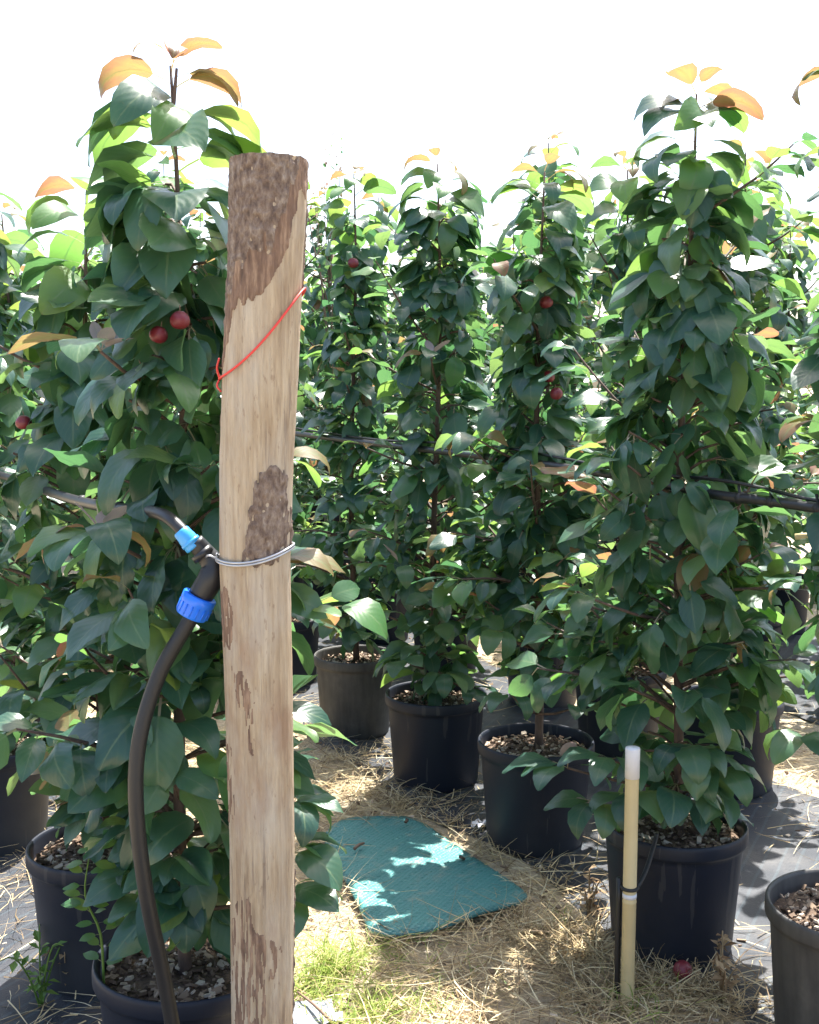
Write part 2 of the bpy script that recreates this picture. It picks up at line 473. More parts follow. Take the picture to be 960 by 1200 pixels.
PV = [  # bend, fold, width, wave
    (.35, .22, .64, .02), (.75, .26, .68, .03), (1.1, .20, .62, .03), (.55, .12, .70, .04),
    (1.6, .26, .66, .03), (.15, .32, .60, .02), (.9, .36, .66, .05), (2.2, .22, .60, .02),
    (.5, .65, .66, .04), (1.3, .05, .72, .07), (-.35, .45, .60, .04), (.8, -.15, .66, .06)]
HI = [leaf_proto(8, 2, *p, seed=i) for i, p in enumerate(PV)]
LO = [leaf_proto(5, 1, *p, seed=i) for i, p in enumerate(PV)]
MATS = ['leaf', 'young', 'bronze', 'lilac']
def proto_mesh(pr, mat, name):
    v, f, uv = pr
    me = mesh(name, v, f)
    ul = me.uv_layers.new(name='UVMap')
    ul.data.foreach_set('uv', [c for l in me.loops for c in uv[l.vertex_index]])
    me.materials.append(M[mat])
    me.polygons.foreach_set('use_smooth', [True] * len(me.polygons))
    return me
LEAFMESH = {(i, m): proto_mesh(HI[i], m, 'leaf') for i in range(len(PV)) for m in MATS}

def frame(axis, upref, roll, size):
    a = axis.normalized()
    n = upref - a * upref.dot(a)
    if n.length < 1e-3: n = Vector((0, 1, 0)) - a * a.y
    n.normalize()
    if roll: n = Matrix.Rotation(roll, 3, a) @ n
    s = a.cross(n)
    q = random.uniform(.80, 1.14)
    R = np.array([[s.x * q, a.x, n.x], [s.y * q, a.y, n.y], [s.z * q, a.z, n.z]]) * size
    return R

class Leaves:
    def __init__(s): s.R = []; s.T = []; s.var = []; s.mat = []; s.size = []
    def add(s, base, axis, size, var=0, mat=0, roll=0., out=None):
        up = Vector((0, 0, 1)) + (out * .55 if out is not None else Vector((0, 0, 0)))
        s.R.append(frame(axis, up, roll, size)); s.T.append(tuple(base)); s.var.append(var); s.mat.append(mat); s.size.append(size)

def merged(name, lv, idx, protos):
    "one mesh of the leaves idx"
    V = []; Fc = []; UV = []; MI = []; n = 0
    for i in idx:
        v, f, uv = protos[lv.var[i]]
        V.append(v @ np.array(lv.R[i]).T + np.array(lv.T[i]))
        for q in f:
            Fc.append(tuple(k + n for k in q)); MI.append(lv.mat[i])
            UV += [c for k in q for c in uv[k]]
        n += len(v)
    me = bpy.data.meshes.new(name)
    me.from_pydata(np.concatenate(V).tolist(), [], Fc)
    ul = me.uv_layers.new(name='UVMap'); ul.data.foreach_set('uv', UV)
    for k in MATS: me.materials.append(M[k])
    me.polygons.foreach_set('material_index', MI)
    me.polygons.foreach_set('use_smooth', [True] * len(me.polygons))
    me.update(); return me

def pick(r, hang):
    return r.choice([0, 1, 1, 2, 3, 5, 6, 4, 8, 9, 10, 11]) if hang else r.choice([1, 2, 4, 4, 7])

def rosette(lv, mb, r, foot, tip, n, size, z_rel, col_fn, hang=True):
    "short spur from foot to tip with n leaves round its end"
    d = (tip - foot); out = Vector((d.x, d.y, 0))
    if out.length < 1e-4: out = Vector((math.cos(r.random() * 6.28), math.sin(r.random() * 6.28), 0))
    out.normalize()
    mid = (foot + tip) / 2 + Vector((0, 0, .01))
    tube(mb, [foot, mid, tip], [.0045, .0038, .003], 4, 1, False)
    side = Vector((-out.y, out.x, 0))
    for k in range(n):
        a = r.gauss(0, .85)
        o = (out * math.cos(a) + side * math.sin(a)).normalized()
        el = math.radians(r.gauss(-36 + 24 * max(0, 1 - z_rel / .55), 25)) if hang else math.radians(r.gauss(12, 18))
        ax = o * math.cos(el) + Vector((0, 0, math.sin(el)))
        b_ = foot.lerp(tip, r.uniform(.55, 1.0))
        lv.add(b_, ax, size * r.choice([r.uniform(.45, .8), r.uniform(.75, 1.2), r.uniform(.85, 1.3)]), pick(r, hang), col_fn(r), r.gauss(0, .33), o)

def grow(seed, H, R, n_spur, leaf=.115, base=.36, bare=.50, top=None, shoots=(), low=1.0, dens=6, ztop=.19, wild=7, bush=0):
    "columnar apple: trunk tube, spurs, leaves; local coordinates, trunk foot at the soil"
    r = random.Random(seed)
    lv = Leaves(); mb = MB()
    ph = r.random() * 6
    def ax(z): return Vector((.012 * math.sin(z * 3 + ph), .012 * math.cos(z * 2.3 + ph), z))
    npt = 14
    zs = [base - .05 + (H - base + .02) * i / (npt - 1) for i in range(npt)]
    tube(mb, [ax(z) for z in zs], [max(.0028, .0135 * (1 - (z - base) / (H - base)) ** .7 + .0015) for z in zs], 7, 2)
    z_top = H - ztop
    az = r.random() * 6.28
    for i in range(n_spur):
        s = (i + r.random()) / n_spur
        z = bare + (z_top - bare) * s
        az += 2.39996 + r.uniform(-.4, .4)
        if s > .86 and r.random() < (s - .86) * 3.5: continue
        prof = min(1, .62 + s * 3.0) * (1.0 if s < .55 else 1.0 - (s - .55) * 1.05)
        lump = 1 + .42 * noise.noise(Vector((math.cos(az) * 1.3 + seed, math.sin(az) * 1.3, z * 4.2)))
        Rz = R * prof * lump * r.uniform(.70, 1.22) * (low if s < .3 else 1)
        spur = max(.012, Rz - .095)
        foot = ax(z)
        tip = foot + Vector((math.cos(az) * spur, math.sin(az) * spur, r.uniform(.2, .7) * spur))
        yng = .05 + .12 * (s > .85)
        def cf(q, y=yng):
            u = q.random()
            return 1 if u < y else (2 if u < y + .006 else 0)
        rosette(lv, mb, r, foot, tip, dens + r.choice([-2, -1, 0, 0, 1]), leaf * (1.0 if s < .75 else 1 + (s - .75) * .5), s, cf, hang=r.random() > .14)
    # side twigs that reach out past the column, their leaves held flatter
    for i in range(wild):
        z = bare + (H - bare) * (r.uniform(.06, .42) if i % 2 else r.uniform(.06, .82)); a = r.random() * 6.28
        L = R * r.uniform(.95, 1.55); o = Vector((math.cos(a), math.sin(a), 0))
        foot = ax(z); tip = foot + o * L + Vector((0, 0, L * r.uniform(.45, 1.1)))
        mid = foot.lerp(tip, .55) + o * .02
        tube(mb, [foot, mid, tip], [.0055, .004, .0022], 5, 2, False)
        nl = r.choice([6, 7, 8, 9])
        for j in range(nl):
            t = .35 + .65 * j / (nl - 1); q = foot.lerp(mid, t * 2) if t < .5 else mid.lerp(tip, t * 2 - 1)
            b_ = a + (1 if j % 2 else -1) * r.uniform(.3, 1.5) * (1 - .4 * t)
            el = math.radians(r.gauss(0, 20) + 12 * t); d_ = Vector((math.cos(b_), math.sin(b_), 0))
            u = r.random()
            mt = (2 if u < .30 else 1) if j >= nl - 2 and u < .7 else (1 if u < .22 else 0)
            lv.add(q, d_ * math.cos(el) + Vector((0, 0, math.sin(el))), leaf * r.uniform(.7, 1.1) * (1 - .25 * (t > .9)), r.choice([0, 1, 2, 3, 4, 6]), mt, r.gauss(0, .35), None)
    # longer low branches along the row, leaves held flat to the light
    for i in range(bush):
        z = r.uniform(.62, 1.18); a = (0 if i % 2 else math.pi) + r.uniform(-.75, .75); L = r.uniform(.26, .40)
        o = Vector((math.cos(a), math.sin(a), 0)); foot = ax(z); tip = foot + o * L + Vector((0, 0, L * r.uniform(.15, .6)))
        mid = foot.lerp(tip, .5) + Vector((0, 0, .025))
        tube(mb, [foot, mid, tip], [.007, .005, .0025], 5, 2, False)
        nl = r.choice([9, 10, 12])
        for j in range(nl):
            t = .30 + .70 * j / (nl - 1); q = foot.lerp(mid, t * 2) if t < .5 else mid.lerp(tip, t * 2 - 1)
            b_ = a + (1 if j % 2 else -1) * r.uniform(.4, 1.7) * (1 - .35 * t); d_ = Vector((math.cos(b_), math.sin(b_), 0))
            el = math.radians(r.gauss(-6, 20)); u = r.random()
            mt = (2 if u < .25 else 1) if j >= nl - 2 and u < .6 else (1 if u < .15 else 0)
            lv.add(q, d_ * math.cos(el) + Vector((0, 0, math.sin(el))), leaf * r.uniform(.65, 1.1), r.choice([0, 1, 2, 3, 4, 6, 8, 9]), mt, r.gauss(0, .4), None)
    # leading shoot with spaced, arching leaves
    if top is None:
        k = 17; azs = [r.random() * 6.28]
        for i in range(k): azs.append(azs[-1] + 2.39996 + r.uniform(-.5, .5))
        top = [(H - .30 + .285 * (i / k) ** .9, azs[i]) for i in range(k)]
    k = len(top)
    top = [(z, a) for z, a in top]
    for i, (z, a) in enumerate(top):
        s = i / max(1, k - 1)
        o = Vector((math.cos(a), math.sin(a), 0))
        el = math.radians(r.uniform(-22, 24) + 24 * s ** 2)
        m_ = 2 if s > .82 else (1 if s > .35 and r.random() < .5 else (1 if r.random() < .25 else 0))
        if s > .95: el = math.radians(48)
        lv.add(ax(z), o * math.cos(el) + Vector((0, 0, math.sin(el))), leaf * (1.36 - .70 * s ** 6) * r.uniform(.85, 1.15),
               r.choice([4, 7, 4, 7, 4]), m_, r.gauss(0, .35), None)
    return lv, mb

# pot with a rolled rim; local origin on the ground
POT_R, POT_H = .20, .36
def pot_prof(s=1.0):
    return [(.0, .012), (.150 * s, .012), (.158 * s, .0), (.162 * s, .004), (.166 * s, .02), (.187 * s, .30), (.190 * s, .318), (.1935 * s, .320)]
def rim_prof(s=1.0):
    return [(.1905 * s, .316), (.198 * s, .318), (.2005 * s, .325), (.2005 * s, .350), (.199 * s, .357), (.196 * s, .360), (.191 * s, .358), (.188 * s, .350), (.184 * s, .27)]
def pot_mesh(seed):
    a = MB(); lathe(a, pot_prof(), 48, wob=.006, seed=seed); me = a.build('pot')
    b_ = MB(); lathe(b_, rim_prof(), 48, wob=.006, seed=seed); mr = b_.build('rim')
    for x in (me, mr): x.materials.append(M['pot']); x.polygons.foreach_set('use_smooth', [True] * len(x.polygons))
    return me, mr
POTS = [pot_mesh(i * 1.7) for i in range(4)]
def soil_mesh(seed, zs=.315):
    r = random.Random(seed); v = [(0, 0, zs + .012)]; f = []
    for j in range(1, 7):
        for k in range(30):
            a = 2 * math.pi * k / 30; rr = .1865 * j / 6
            z = zs + .012 * (1 - j / 6) + (r.uniform(-.006, .006) if j < 6 else -.004)
            v.append((rr * math.cos(a), rr * math.sin(a), z))
    for k in range(30): f.append((0, 1 + k, 1 + (k + 1) % 30))
    for j in range(5):
        for k in range(30):
            a = 1 + j * 30 + k; b_ = 1 + j * 30 + (k + 1) % 30
            f.append((a, a + 30, b_ + 30, b_))
    return mesh('soil', v, f)
def chip(mb, r, c, sz, rx=None):
    "one irregular flattened chip"
    a, b_, h = sz * r.uniform(.6, 1.4), sz * r.uniform(.35, .8), sz * r.uniform(.15, .35)
    R = Matrix.Rotation(r.random() * 6.28, 3, 'Z') @ Matrix.Rotation(r.gauss(0, .45), 3, 'X') @ Matrix.Rotation(r.gauss(0, .35), 3, 'Y')
    v = []
    for z in (-h, h):
        for x, y in ((-a, -b_), (a, -b_ * .7), (a * .9, b_), (-a * .8, b_ * .9)):
            v.append(Vector(c) + R @ Vector((x * r.uniform(.8, 1.1), y * r.uniform(.8, 1.1), z)))
    mb.add(v, [(3, 2, 1, 0), (4, 5, 6, 7), (0, 1, 5, 4), (1, 2, 6, 5), (2, 3, 7, 6), (3, 0, 4, 7)])
def mulch_mesh(seed, n, zs=.322):
    r = random.Random(seed); mb = MB()
    for i in range(n):
        rr = .172 * math.sqrt(r.random()); a = r.random() * 6.28
        chip(mb, r, (rr * math.cos(a), rr * math.sin(a), zs + .012 * (1 - rr / .18) + r.uniform(-.002, .006)), r.uniform(.004, .012))
    return mb.build('mulch')
SOILS = [soil_mesh(i) for i in range(3)]
MULCH = [mulch_mesh(i, 420) for i in range(3)]
MULCH_LO = mulch_mesh(9, 120)

def apple_mesh():
    mb = MB(); pr = []
    for i in range(13):
        a = math.pi * i / 12
        rr = math.sin(a) * (1 + .10 * math.cos(a)); zz = -math.cos(a) * .92
        if i in (0, 12): rr = .001; zz *= .80
        if i in (1, 11): zz *= .97
        pr.append((rr, zz))
    lathe(mb, pr, 18, wob=.015); me = mb.build('apple'); me.materials.append(M['apple'])
    me.polygons.foreach_set('use_smooth', [True] * len(me.polygons)); return me
APPLE = apple_mesh()
mb = MB(); tube(mb, [(0, 0, .72), (.05, .02, 1.05), (.16, .03, 1.45)], .055, 5, 2); STALK = mb.build('stalk'); STALK.materials.append(M['twig'])

detailed = []   # (root, leaves) for the trees whose leaves show singly
def tree(x, y, label, group=None, seed=0, H=2.4, R=.20, n_spur=95, leaf=.115, pot_s=1.0, detail=True, mulch=0, shoots=(), apples=(), top=None, name='potted_apple_tree', **kw):
    root = empty(name, (x, y, 0)); tag(root, label, 'tree', group)
    pm, rm = POTS[seed % 4]
    p = link('pot', pm, parent=root, smooth=False); rm_ = link('rim', rm, parent=p, smooth=False)
    if seed in (51, 72):
        for o_p in (p, rm_):
            o_p.data = o_p.data.copy(); o_p.data.materials.clear(); o_p.data.materials.append(M['pot_dusty'])
    if pot_s != 1: p.scale = (pot_s, pot_s, 1)
    p.rotation_euler.z = seed
    s = link('soil', SOILS[seed % 3], M['soil'], root)
    c = link('mulch', MULCH[seed % 3] if detail else MULCH_LO, M['mulch'], root, False); tag(c, kind='stuff')
    if pot_s != 1:
        s.scale = c.scale = (pot_s, pot_s, 1)
    lv, mb = grow(seed, H, R, n_spur, leaf, top=top, **kw)
    r = random.Random(seed + 500)
    # side shoots given by photo pixel: (px, py, depth offset, [(azimuth, material, scale), ...])
    for (px, py, dy, lst) in shoots:
        q = P(px, py, y + dy) - Vector((x, y, 0))
        foot = Vector((0, 0, max(.45, q.z - .10)))
        tube(mb, [foot, foot.lerp(q, .5) + Vector((0, 0, -.01)), q], [.006, .0045, .003], 5, 2)
        for (a, m_, sc) in lst:
            a = math.radians(a); o = Vector((math.cos(a), math.sin(a), 0))
            el = math.radians(r.uniform(0, 25)) if m_ != 3 else math.radians(r.uniform(20, 60))
            lv.add(q, o * math.cos(el) + Vector((0, 0, math.sin(el))), leaf * sc, r.choice([2, 4, 7]) if m_ != 3 else 5, m_, r.gauss(0, .2), None)
    t = link('trunk', mb.build('trunk'), M['trunk'], root)
    for (px, py, dy, rad) in apples:
        q = P(px, py, y + dy) - Vector((x, y, 0))
        a = link('apple', APPLE, parent=root, smooth=False); a.location = q; a.scale = (rad,) * 3
        a.rotation_euler = (r.uniform(-.5, .5), r.uniform(-.5, .5), r.random() * 6)
        st = link('stalk', STALK, parent=a)
    if detail: detailed.append((root, lv, (x, y)))
    else: tag(link('crown', merged('crown', lv, range(len(lv.T)), LO), parent=root, smooth=False), kind='stuff')
    return root

def top_lr(H, seq):
    "leading-shoot leaves: list of (cm below tip, azimuth in degrees)"
    return [(H - c / 100, math.radians(a)) for c, a in seq]

def seq(n, c0, start, q):
    "n leaves from c0 cm below the tip upwards, mostly to both sides of the stem"
    r = random.Random(q); out = []
    for i in range(n):
        side = 180 if i % 2 else 0
        if i % 5 == 4: side = 270
        out.append((c0 * (1 - i / n) ** 1.05 + 1.5, side + start + r.uniform(-32, 32)))
    return out
TOP_A = seq(32, 36, 0, 3); TOP_B = seq(25, 30, 10, 4); TOP_C = seq(20, 27, 5, 5); TOP_D = seq(20, 27, -8, 6)
gA = Gp(222, 1118, .36); gB = Gp(790, 961, .36); gC = Gp(628, 866, .36); gD = Gp(511, 811, .36); gE = Gp(416, 766, .36)
gG = Gp(1001, 1058, .36); gI = Gp(122, 985, .36); gF = Vector((-.66, 5.95, 0)); gH = Vector((1.25, 4.38, 0)); gJ = Vector((-1.42, 3.82, 0))
def Ht(px, py, g): return P(px, py, g.y).z

tree(gA.x, gA.y, 'tall columnar apple tree in black pot right behind the rough wooden post', None, 11, Ht(192, 58, gA), .215, 106, .128, mulch=1, bare=.44,
     top=top_lr(Ht(192, 58, gA), TOP_A), low=1.05, ztop=.27, wild=6, bush=3,
     shoots=[(120, 628, -.22, [(185, 2, 1.1), (205, 2, .95), (100, 3, .5), (-35, 3, .55), (195, 3, .5), (0, 2, .8), (230, 1, 1.0), (250, 0, 1.1), (-70, 0, 1.1)]),
             (118, 412, -.20, [(190, 2, 1.1), (200, 1, .7), (60, 3, .45), (-60, 3, .5), (150, 0, .9), (-90, 0, 1.1), (-30, 3, .4), (120, 3, .45), (10, 3, .4)]),
             (322, 545, .02, [(0, 2, .95), (30, 1, .8)]), (318, 665, -.02, [(0, 2, 1.0), (-20, 2, .95), (60, 0, .9)]),
             (335, 945, -.10, [(0, 1, .85), (-30, 0, .9), (30, 0, .9), (-60, 0, 1.0), (15, 1, .7)]),
             (338, 1000, -.12, [(0, 0, .9), (-45, 0, 1.0), (-20, 1, .75), (20, 0, .85)]), (332, 1045, -.13, [(0, 1, .7), (-40, 0, .95), (10, 0, .85), (-75, 0, .9)]),
             (207, 80, .0, [])],
     apples=[(211, 375, -.15, .019), (186, 392, -.14, .018), (168, 437, -.11, .018)])
tree(gB.x, gB.y, 'columnar apple tree in black pot right beside the pale stake with white top', None, 21, Ht(822, 95, gB), .225, 112, .128, bare=.39,
     top=top_lr(Ht(822, 95, gB), TOP_B), low=1.25, ztop=.24, wild=13, bush=8,
     shoots=[(690, 700, -.15, [(180, 0, 1.1), (150, 1, .9), (210, 0, 1.0), (250, 0, .9)]), (665, 900, -.12, [(180, 0, 1.15), (200, 0, .9), (-90, 3, .7), (230, 0, 1.0), (0, 0, .9)]),
             (705, 945, -.17, [(180, 0, 1.0), (225, 0, 1.05), (270, 0, 1.0), (200, 3, .5)]), (740, 930, -.2, [(250, 0, 1.1), (290, 0, 1.0), (200, 0, .9)]), (780, 925, -.2, [(270, 0, 1.1), (330, 0, 1.0), (0, 0, .9)]), (835, 905, -.17, [(290, 0, 1.1), (340, 0, 1.0), (240, 0, 1.0)]), (715, 890, -.18, [(200, 0, 1.0), (250, 0, 1.1), (300, 0, 1.0)]), (800, 880, -.2, [(270, 0, 1.1), (310, 0, 1.0), (230, 0, 1.0)]), (735, 545, -.18, [(190, 0, 1.0), (220, 0, 1.0), (170, 0, 1.1)]), (895, 430, .05, [(0, 1, 1.1), (20, 0, .9)]),
             (890, 650, -.08, [(10, 2, .9), (-20, 2, 1.0), (40, 1, .9), (-60, 0, 1.0), (100, 2, .8)])])
tree(gC.x, gC.y, 'columnar apple tree in black pot at the far right corner of the teal mat', None, 31, Ht(625, 190, gC), .20, 96, .122, bare=.56, wild=12, bush=8,
     top=top_lr(Ht(625, 190, gC), TOP_C),
     shoots=[(660, 655, -.22, [(30, 2, .95), (0, 0, 1.0), (-60, 0, 1.1), (180, 0, 1.0), (-120, 0, .9), (-20, 1, .8), (200, 1, .9)]),
             (700, 730, -.2, [(0, 0, 1.1), (-40, 0, 1.0), (180, 0, 1.1), (-90, 0, 1.0)]), (600, 815, -.14, [(190, 0, .9), (230, 0, .9), (300, 0, .9)]), (672, 830, -.12, [(0, 0, .9), (320, 0, 1.0), (270, 0, .9)]), (585, 740, -.18, [(190, 0, 1.0), (250, 0, 1.0), (290, 0, 1.0)]),
             (560, 515, -.15, [(170, 2, .9), (190, 1, .9), (-120, 0, 1.0), (0, 2, .8)]), (640, 535, -.18, [(20, 2, .9), (60, 3, .6), (-40, 1, .8), (180, 0, .9)])],
     apples=[(652, 461, -.15, .021), (643, 441, -.13, .021), (640, 354, -.10, .022)])
tree(gD.x, gD.y, 'columnar apple tree in black pot standing directly beyond the teal mat', None, 41, Ht(513, 182, gD), .215, 104, .122, bare=.38, wild=11, bush=7, top=top_lr(Ht(513, 182, gD), TOP_D),
     shoots=[(505, 418, -.2, [(185, 2, 1.0), (100, 3, .6), (-40, 3, .7), (-90, 0, 1.0)]), (470, 665, -.2, [(180, 3, .7), (200, 0, 1.0), (-80, 0, 1.0), (0, 2, .8)]), (430, 525, -.1, [(180, 1, .9), (90, 2, .5), (0, 0, .9)]), (475, 775, -.16, [(200, 0, 1.0), (250, 0, 1.0), (290, 0, 1.0)]), (520, 790, -.18, [(270, 0, 1.0), (310, 0, 1.0), (230, 0, .9)]), (548, 808, -.16, [(300, 0, .8), (270, 0, .8), (340, 0, .9)]), (450, 720, -.17, [(190, 0, 1.0), (230, 0, 1.1), (270, 0, 1.0)])])
tree(gE.x, gE.y, 'columnar apple tree in dusty black pot on the straw, second pot beyond the teal mat', None, 51, Ht(400, 195, gE), .175, 96, .112, bare=.45, bush=5, pot_s=.93, shoots=[(392, 730, -.12, [(200, 0, 1.0), (250, 0, 1.0), (290, 0, .9)]), (430, 745, -.13, [(270, 0, 1.0), (320, 0, 1.0), (240, 0, .9)])], apples=[(414, 308, -.10, .024)])
tree(gF.x, gF.y, 'columnar apple tree in black pot half hidden by the wooden post\'s right edge', None, 61, 2.66, .19, 88, .112, bare=.42)
tree(gG.x, gG.y, 'columnar apple tree in dusty grey pot with sunlit bark chips and bright rim', None, 72, 2.43, .135, 80, .115, bare=.85, wild=2,
     shoots=[(950, 690, .1, [(180, 0, .8), (-90, 1, 1.0), (150, 2, .9), (200, 1, .8)]), (990, 92, 0, [(180, 2, 1.15), (200, 0, .8)]), (992, 185, 0, [(178, 1, 1.05), (220, 0, .9)]), (945, 860, .1, [(180, 1, 1.0), (220, 0, 1.0), (-90, 0, 1.0)]), (965, 500, 0, [(170, 1, .9), (200, 2, .9), (-90, 0, .9)])])
tree(gH.x, gH.y, 'columnar apple tree in black pot on the ground cover edge behind the staked tree', None, 81, 2.45, .225, 96, .118, bare=.40, bush=5)
tree(gI.x, gI.y, 'columnar apple tree in black pot on ground cover, second in the row behind the post', None, 91, Ht(88, 205, gI), .22, 100, .126, bare=.42, bush=4, apples=[(28, 495, -.08, .02)])
tree(gJ.x, gJ.y, 'columnar apple tree in black pot on ground cover, third in the row behind the post', None, 95, 2.24, .23, 100, .12, bare=.42)

# the crowded rows further back: eight shapes shared by the repeats
BACK = 'apple trees crowded in the rows further back'
BLAB = 'columnar potted apple tree in the crowded rows behind the front pots'
spots = []
def row(n, t0, t1, step, ph):
    t = t0 + ph
    while t < t1:
        x, y = rowpt(n + random.uniform(-.08, .08), t + random.uniform(-.1, .1))
        u = CX + F_PX * x / y if y > 1 else 9999
        if y > 2 and -160 < u < 1160: spots.append((x, y))
        t += step
tF = gF.x * TD.x + gF.y * TD.y
row(2.09, tF + .75, 15, .78, 0)
row(.62, gJ.x * TD.x + gJ.y * TD.y + .75, 9, .8, 0)
row(3.05, -.9, 15, .80, .05); row(4.35, -1, 15, .76, .3); row(5.3, -1.5, 15, .76, .1); row(6.6, -2, 13, .85, .4)
spots = [s for s in spots if all((s[0] - q.x) ** 2 + (s[1] - q.y) ** 2 > .45 ** 2 for q in (gF, gH, gB, gG, gC, gJ, gI))]
spots = [q for q in spots if q[1] > 4.3 or q[0] < 0 or CX + F_PX * q[0] / q[1] > 1085]  # unseen row trees past the right edge are kept for the shadow they cast
spots.sort(key=lambda s: s[1])
N_MID = 14
VAR = []
for i, (x, y) in enumerate(spots):
    r = random.Random(i * 13 + 5)
    if i < N_MID:
        hh = r.uniform(2.5, 2.75) if x > -.9 else 2.25
        tree(x, y, BLAB, BACK, 200 + i * 7, hh, r.uniform(.20, .26), 78, .12, bare=.38, wild=16, low=1.25, bush=4)
        continue
    if len(VAR) < 8:
        k = len(VAR)
        root = tree(x, y, BLAB, BACK, 300 + k * 11, 2.60 + .05 * k, .215 + .006 * k, 68, .125, detail=False, bare=.42, wild=18)
        VAR.append(root)
    else:
        src = VAR[r.randrange(8)]
        root = src.copy(); col.objects.link(root); root.location = (x, y, 0); root.rotation_euler.z = r.random() * 6.28
        s = r.uniform(.93, 1.06); q = r.uniform(.85, 1.15); root.scale = (q, q, s); root.rotation_euler.x = r.uniform(-.03, .03); root.rotation_euler.y = r.uniform(-.03, .03)
        for ch in list(src.children):
            c = ch.copy(); col.objects.link(c); c.parent = root
            for g2 in list(ch.children):
                d_ = g2.copy(); col.objects.link(d_); d_.parent = c

# leaves that show largest become objects of their own (coarse visibility count), the rest one part of their tree
SC = .3
BW, BH = int(960 * SC), int(1200 * SC)
zb = np.full((BH, BW), 1e9); own = np.full((BH, BW), -1, int)
allT = []; ref = []
for ti, (root, lv, (x, y)) in enumerate(detailed):
    C_ = np.array([R_ @ np.array([0, .75, .0]) for R_ in lv.R]) + np.array(lv.T) + np.array([x, y, 0])
    u, v_, dep = proj(C_)
    rad = np.array(lv.size) * .30 * F_PX / np.maximum(dep, .3) * SC
    for i in range(len(C_)):
        allT.append((u[i] * SC, v_[i] * SC, dep[i], rad[i])); ref.append((ti, i))
# the post hides what is behind it
for yy in range(int(188 * SC), BH):
    zb[yy, int(262 * SC):int(345 * SC)] = 2.0; own[yy, int(262 * SC):int(345 * SC)] = -2
for k, (u, v_, dep, rd) in enumerate(allT):
    x0, x1, y0, y1 = int(u - rd), int(u + rd) + 1, int(v_ - rd), int(v_ + rd) + 1
    x0, y0, x1, y1 = max(x0, 0), max(y0, 0), min(x1, BW), min(y1, BH)
    if x0 >= x1 or y0 >= y1: continue
    sub = zb[y0:y1, x0:x1]; msk = sub > dep
    sub[msk] = dep; own[y0:y1, x0:x1][msk] = k
cnt = np.bincount(own[own >= 0].ravel(), minlength=len(allT))
per = {}
for k, (ti, i) in enumerate(ref):
    if cnt[k] * (1 / SC ** 2) >= 70: per.setdefault(ti, []).append((-cnt[k], i))
nleaf = 0
for ti, (root, lv, _) in enumerate(detailed):
    sel = [i for _, i in sorted(per.get(ti, []))[:300]]
    ss = set(sel); nleaf += len(sel)
    for i in sel:
        o = bpy.data.objects.new('leaf', LEAFMESH[(lv.var[i], MATS[lv.mat[i]])]); col.objects.link(o); o.parent = root
        m4 = np.eye(4); m4[:3, :3] = lv.R[i]; m4[:3, 3] = lv.T[i]
        o.matrix_local = Matrix(m4.tolist())
    rest = [i for i in range(len(lv.T)) if i not in ss]
    tag(link('crown', merged('crown', lv, rest, HI if ti < 10 else LO), parent=root, smooth=False), kind='stuff')
print('leaf objects', nleaf, 'trees', len(spots) + 10, 'detailed leaves', len(allT))

# thin shoots standing up behind the rows
def sapling(px, py, Y, H_extra, label, n=9):
    tip = P(px, py, Y); r = random.Random(int(px))
    root = empty('spindly_sapling', (tip.x, tip.y, 0)); tag(root, label, 'sapling')
    mb = MB(); lv = Leaves(); z0 = 0
    for k in range(n):
        a = r.random() * 6.28; sp = r.uniform(.02, .26)
        h = tip.z - (r.uniform(0, .45) if k else 0)
        top = Vector((math.cos(a) * sp, math.sin(a) * sp, h)) if k else Vector((0, 0, h))
        st = Vector((0, 0, max(0, h - r.uniform(.7, 1.2)))) if k else Vector((0, 0, 0))
        mid = st.lerp(top, .5) + Vector((math.cos(a) * .02, math.sin(a) * .02, 0))
        tube(mb, [st, mid, top], [.008 if k == 0 else .003, .0028, .0010], 4, 2)
        for j in range(16):
            q = st.lerp(top, r.uniform(.35, 1)); b_ = r.random() * 6.28
            lv.add(q, Vector((math.cos(b_), math.sin(b_), r.uniform(.4, 1.4))), r.uniform(.02, .04), 0, 3 if j % 2 else 0)
    link('stem', mb.build('stem'), M['twig'], root)
    tag(link('foliage', merged('foliage', lv, range(len(lv.T)), LO), parent=root, smooth=False), kind='stuff')
sapling(385, 143, 7.2, 0, 'wispy grey sapling rising above the apple trees beside the post', 11)
sapling(704, 185, 7.6, 0, 'thin bare shoot standing up between two apple tree tops', 2)

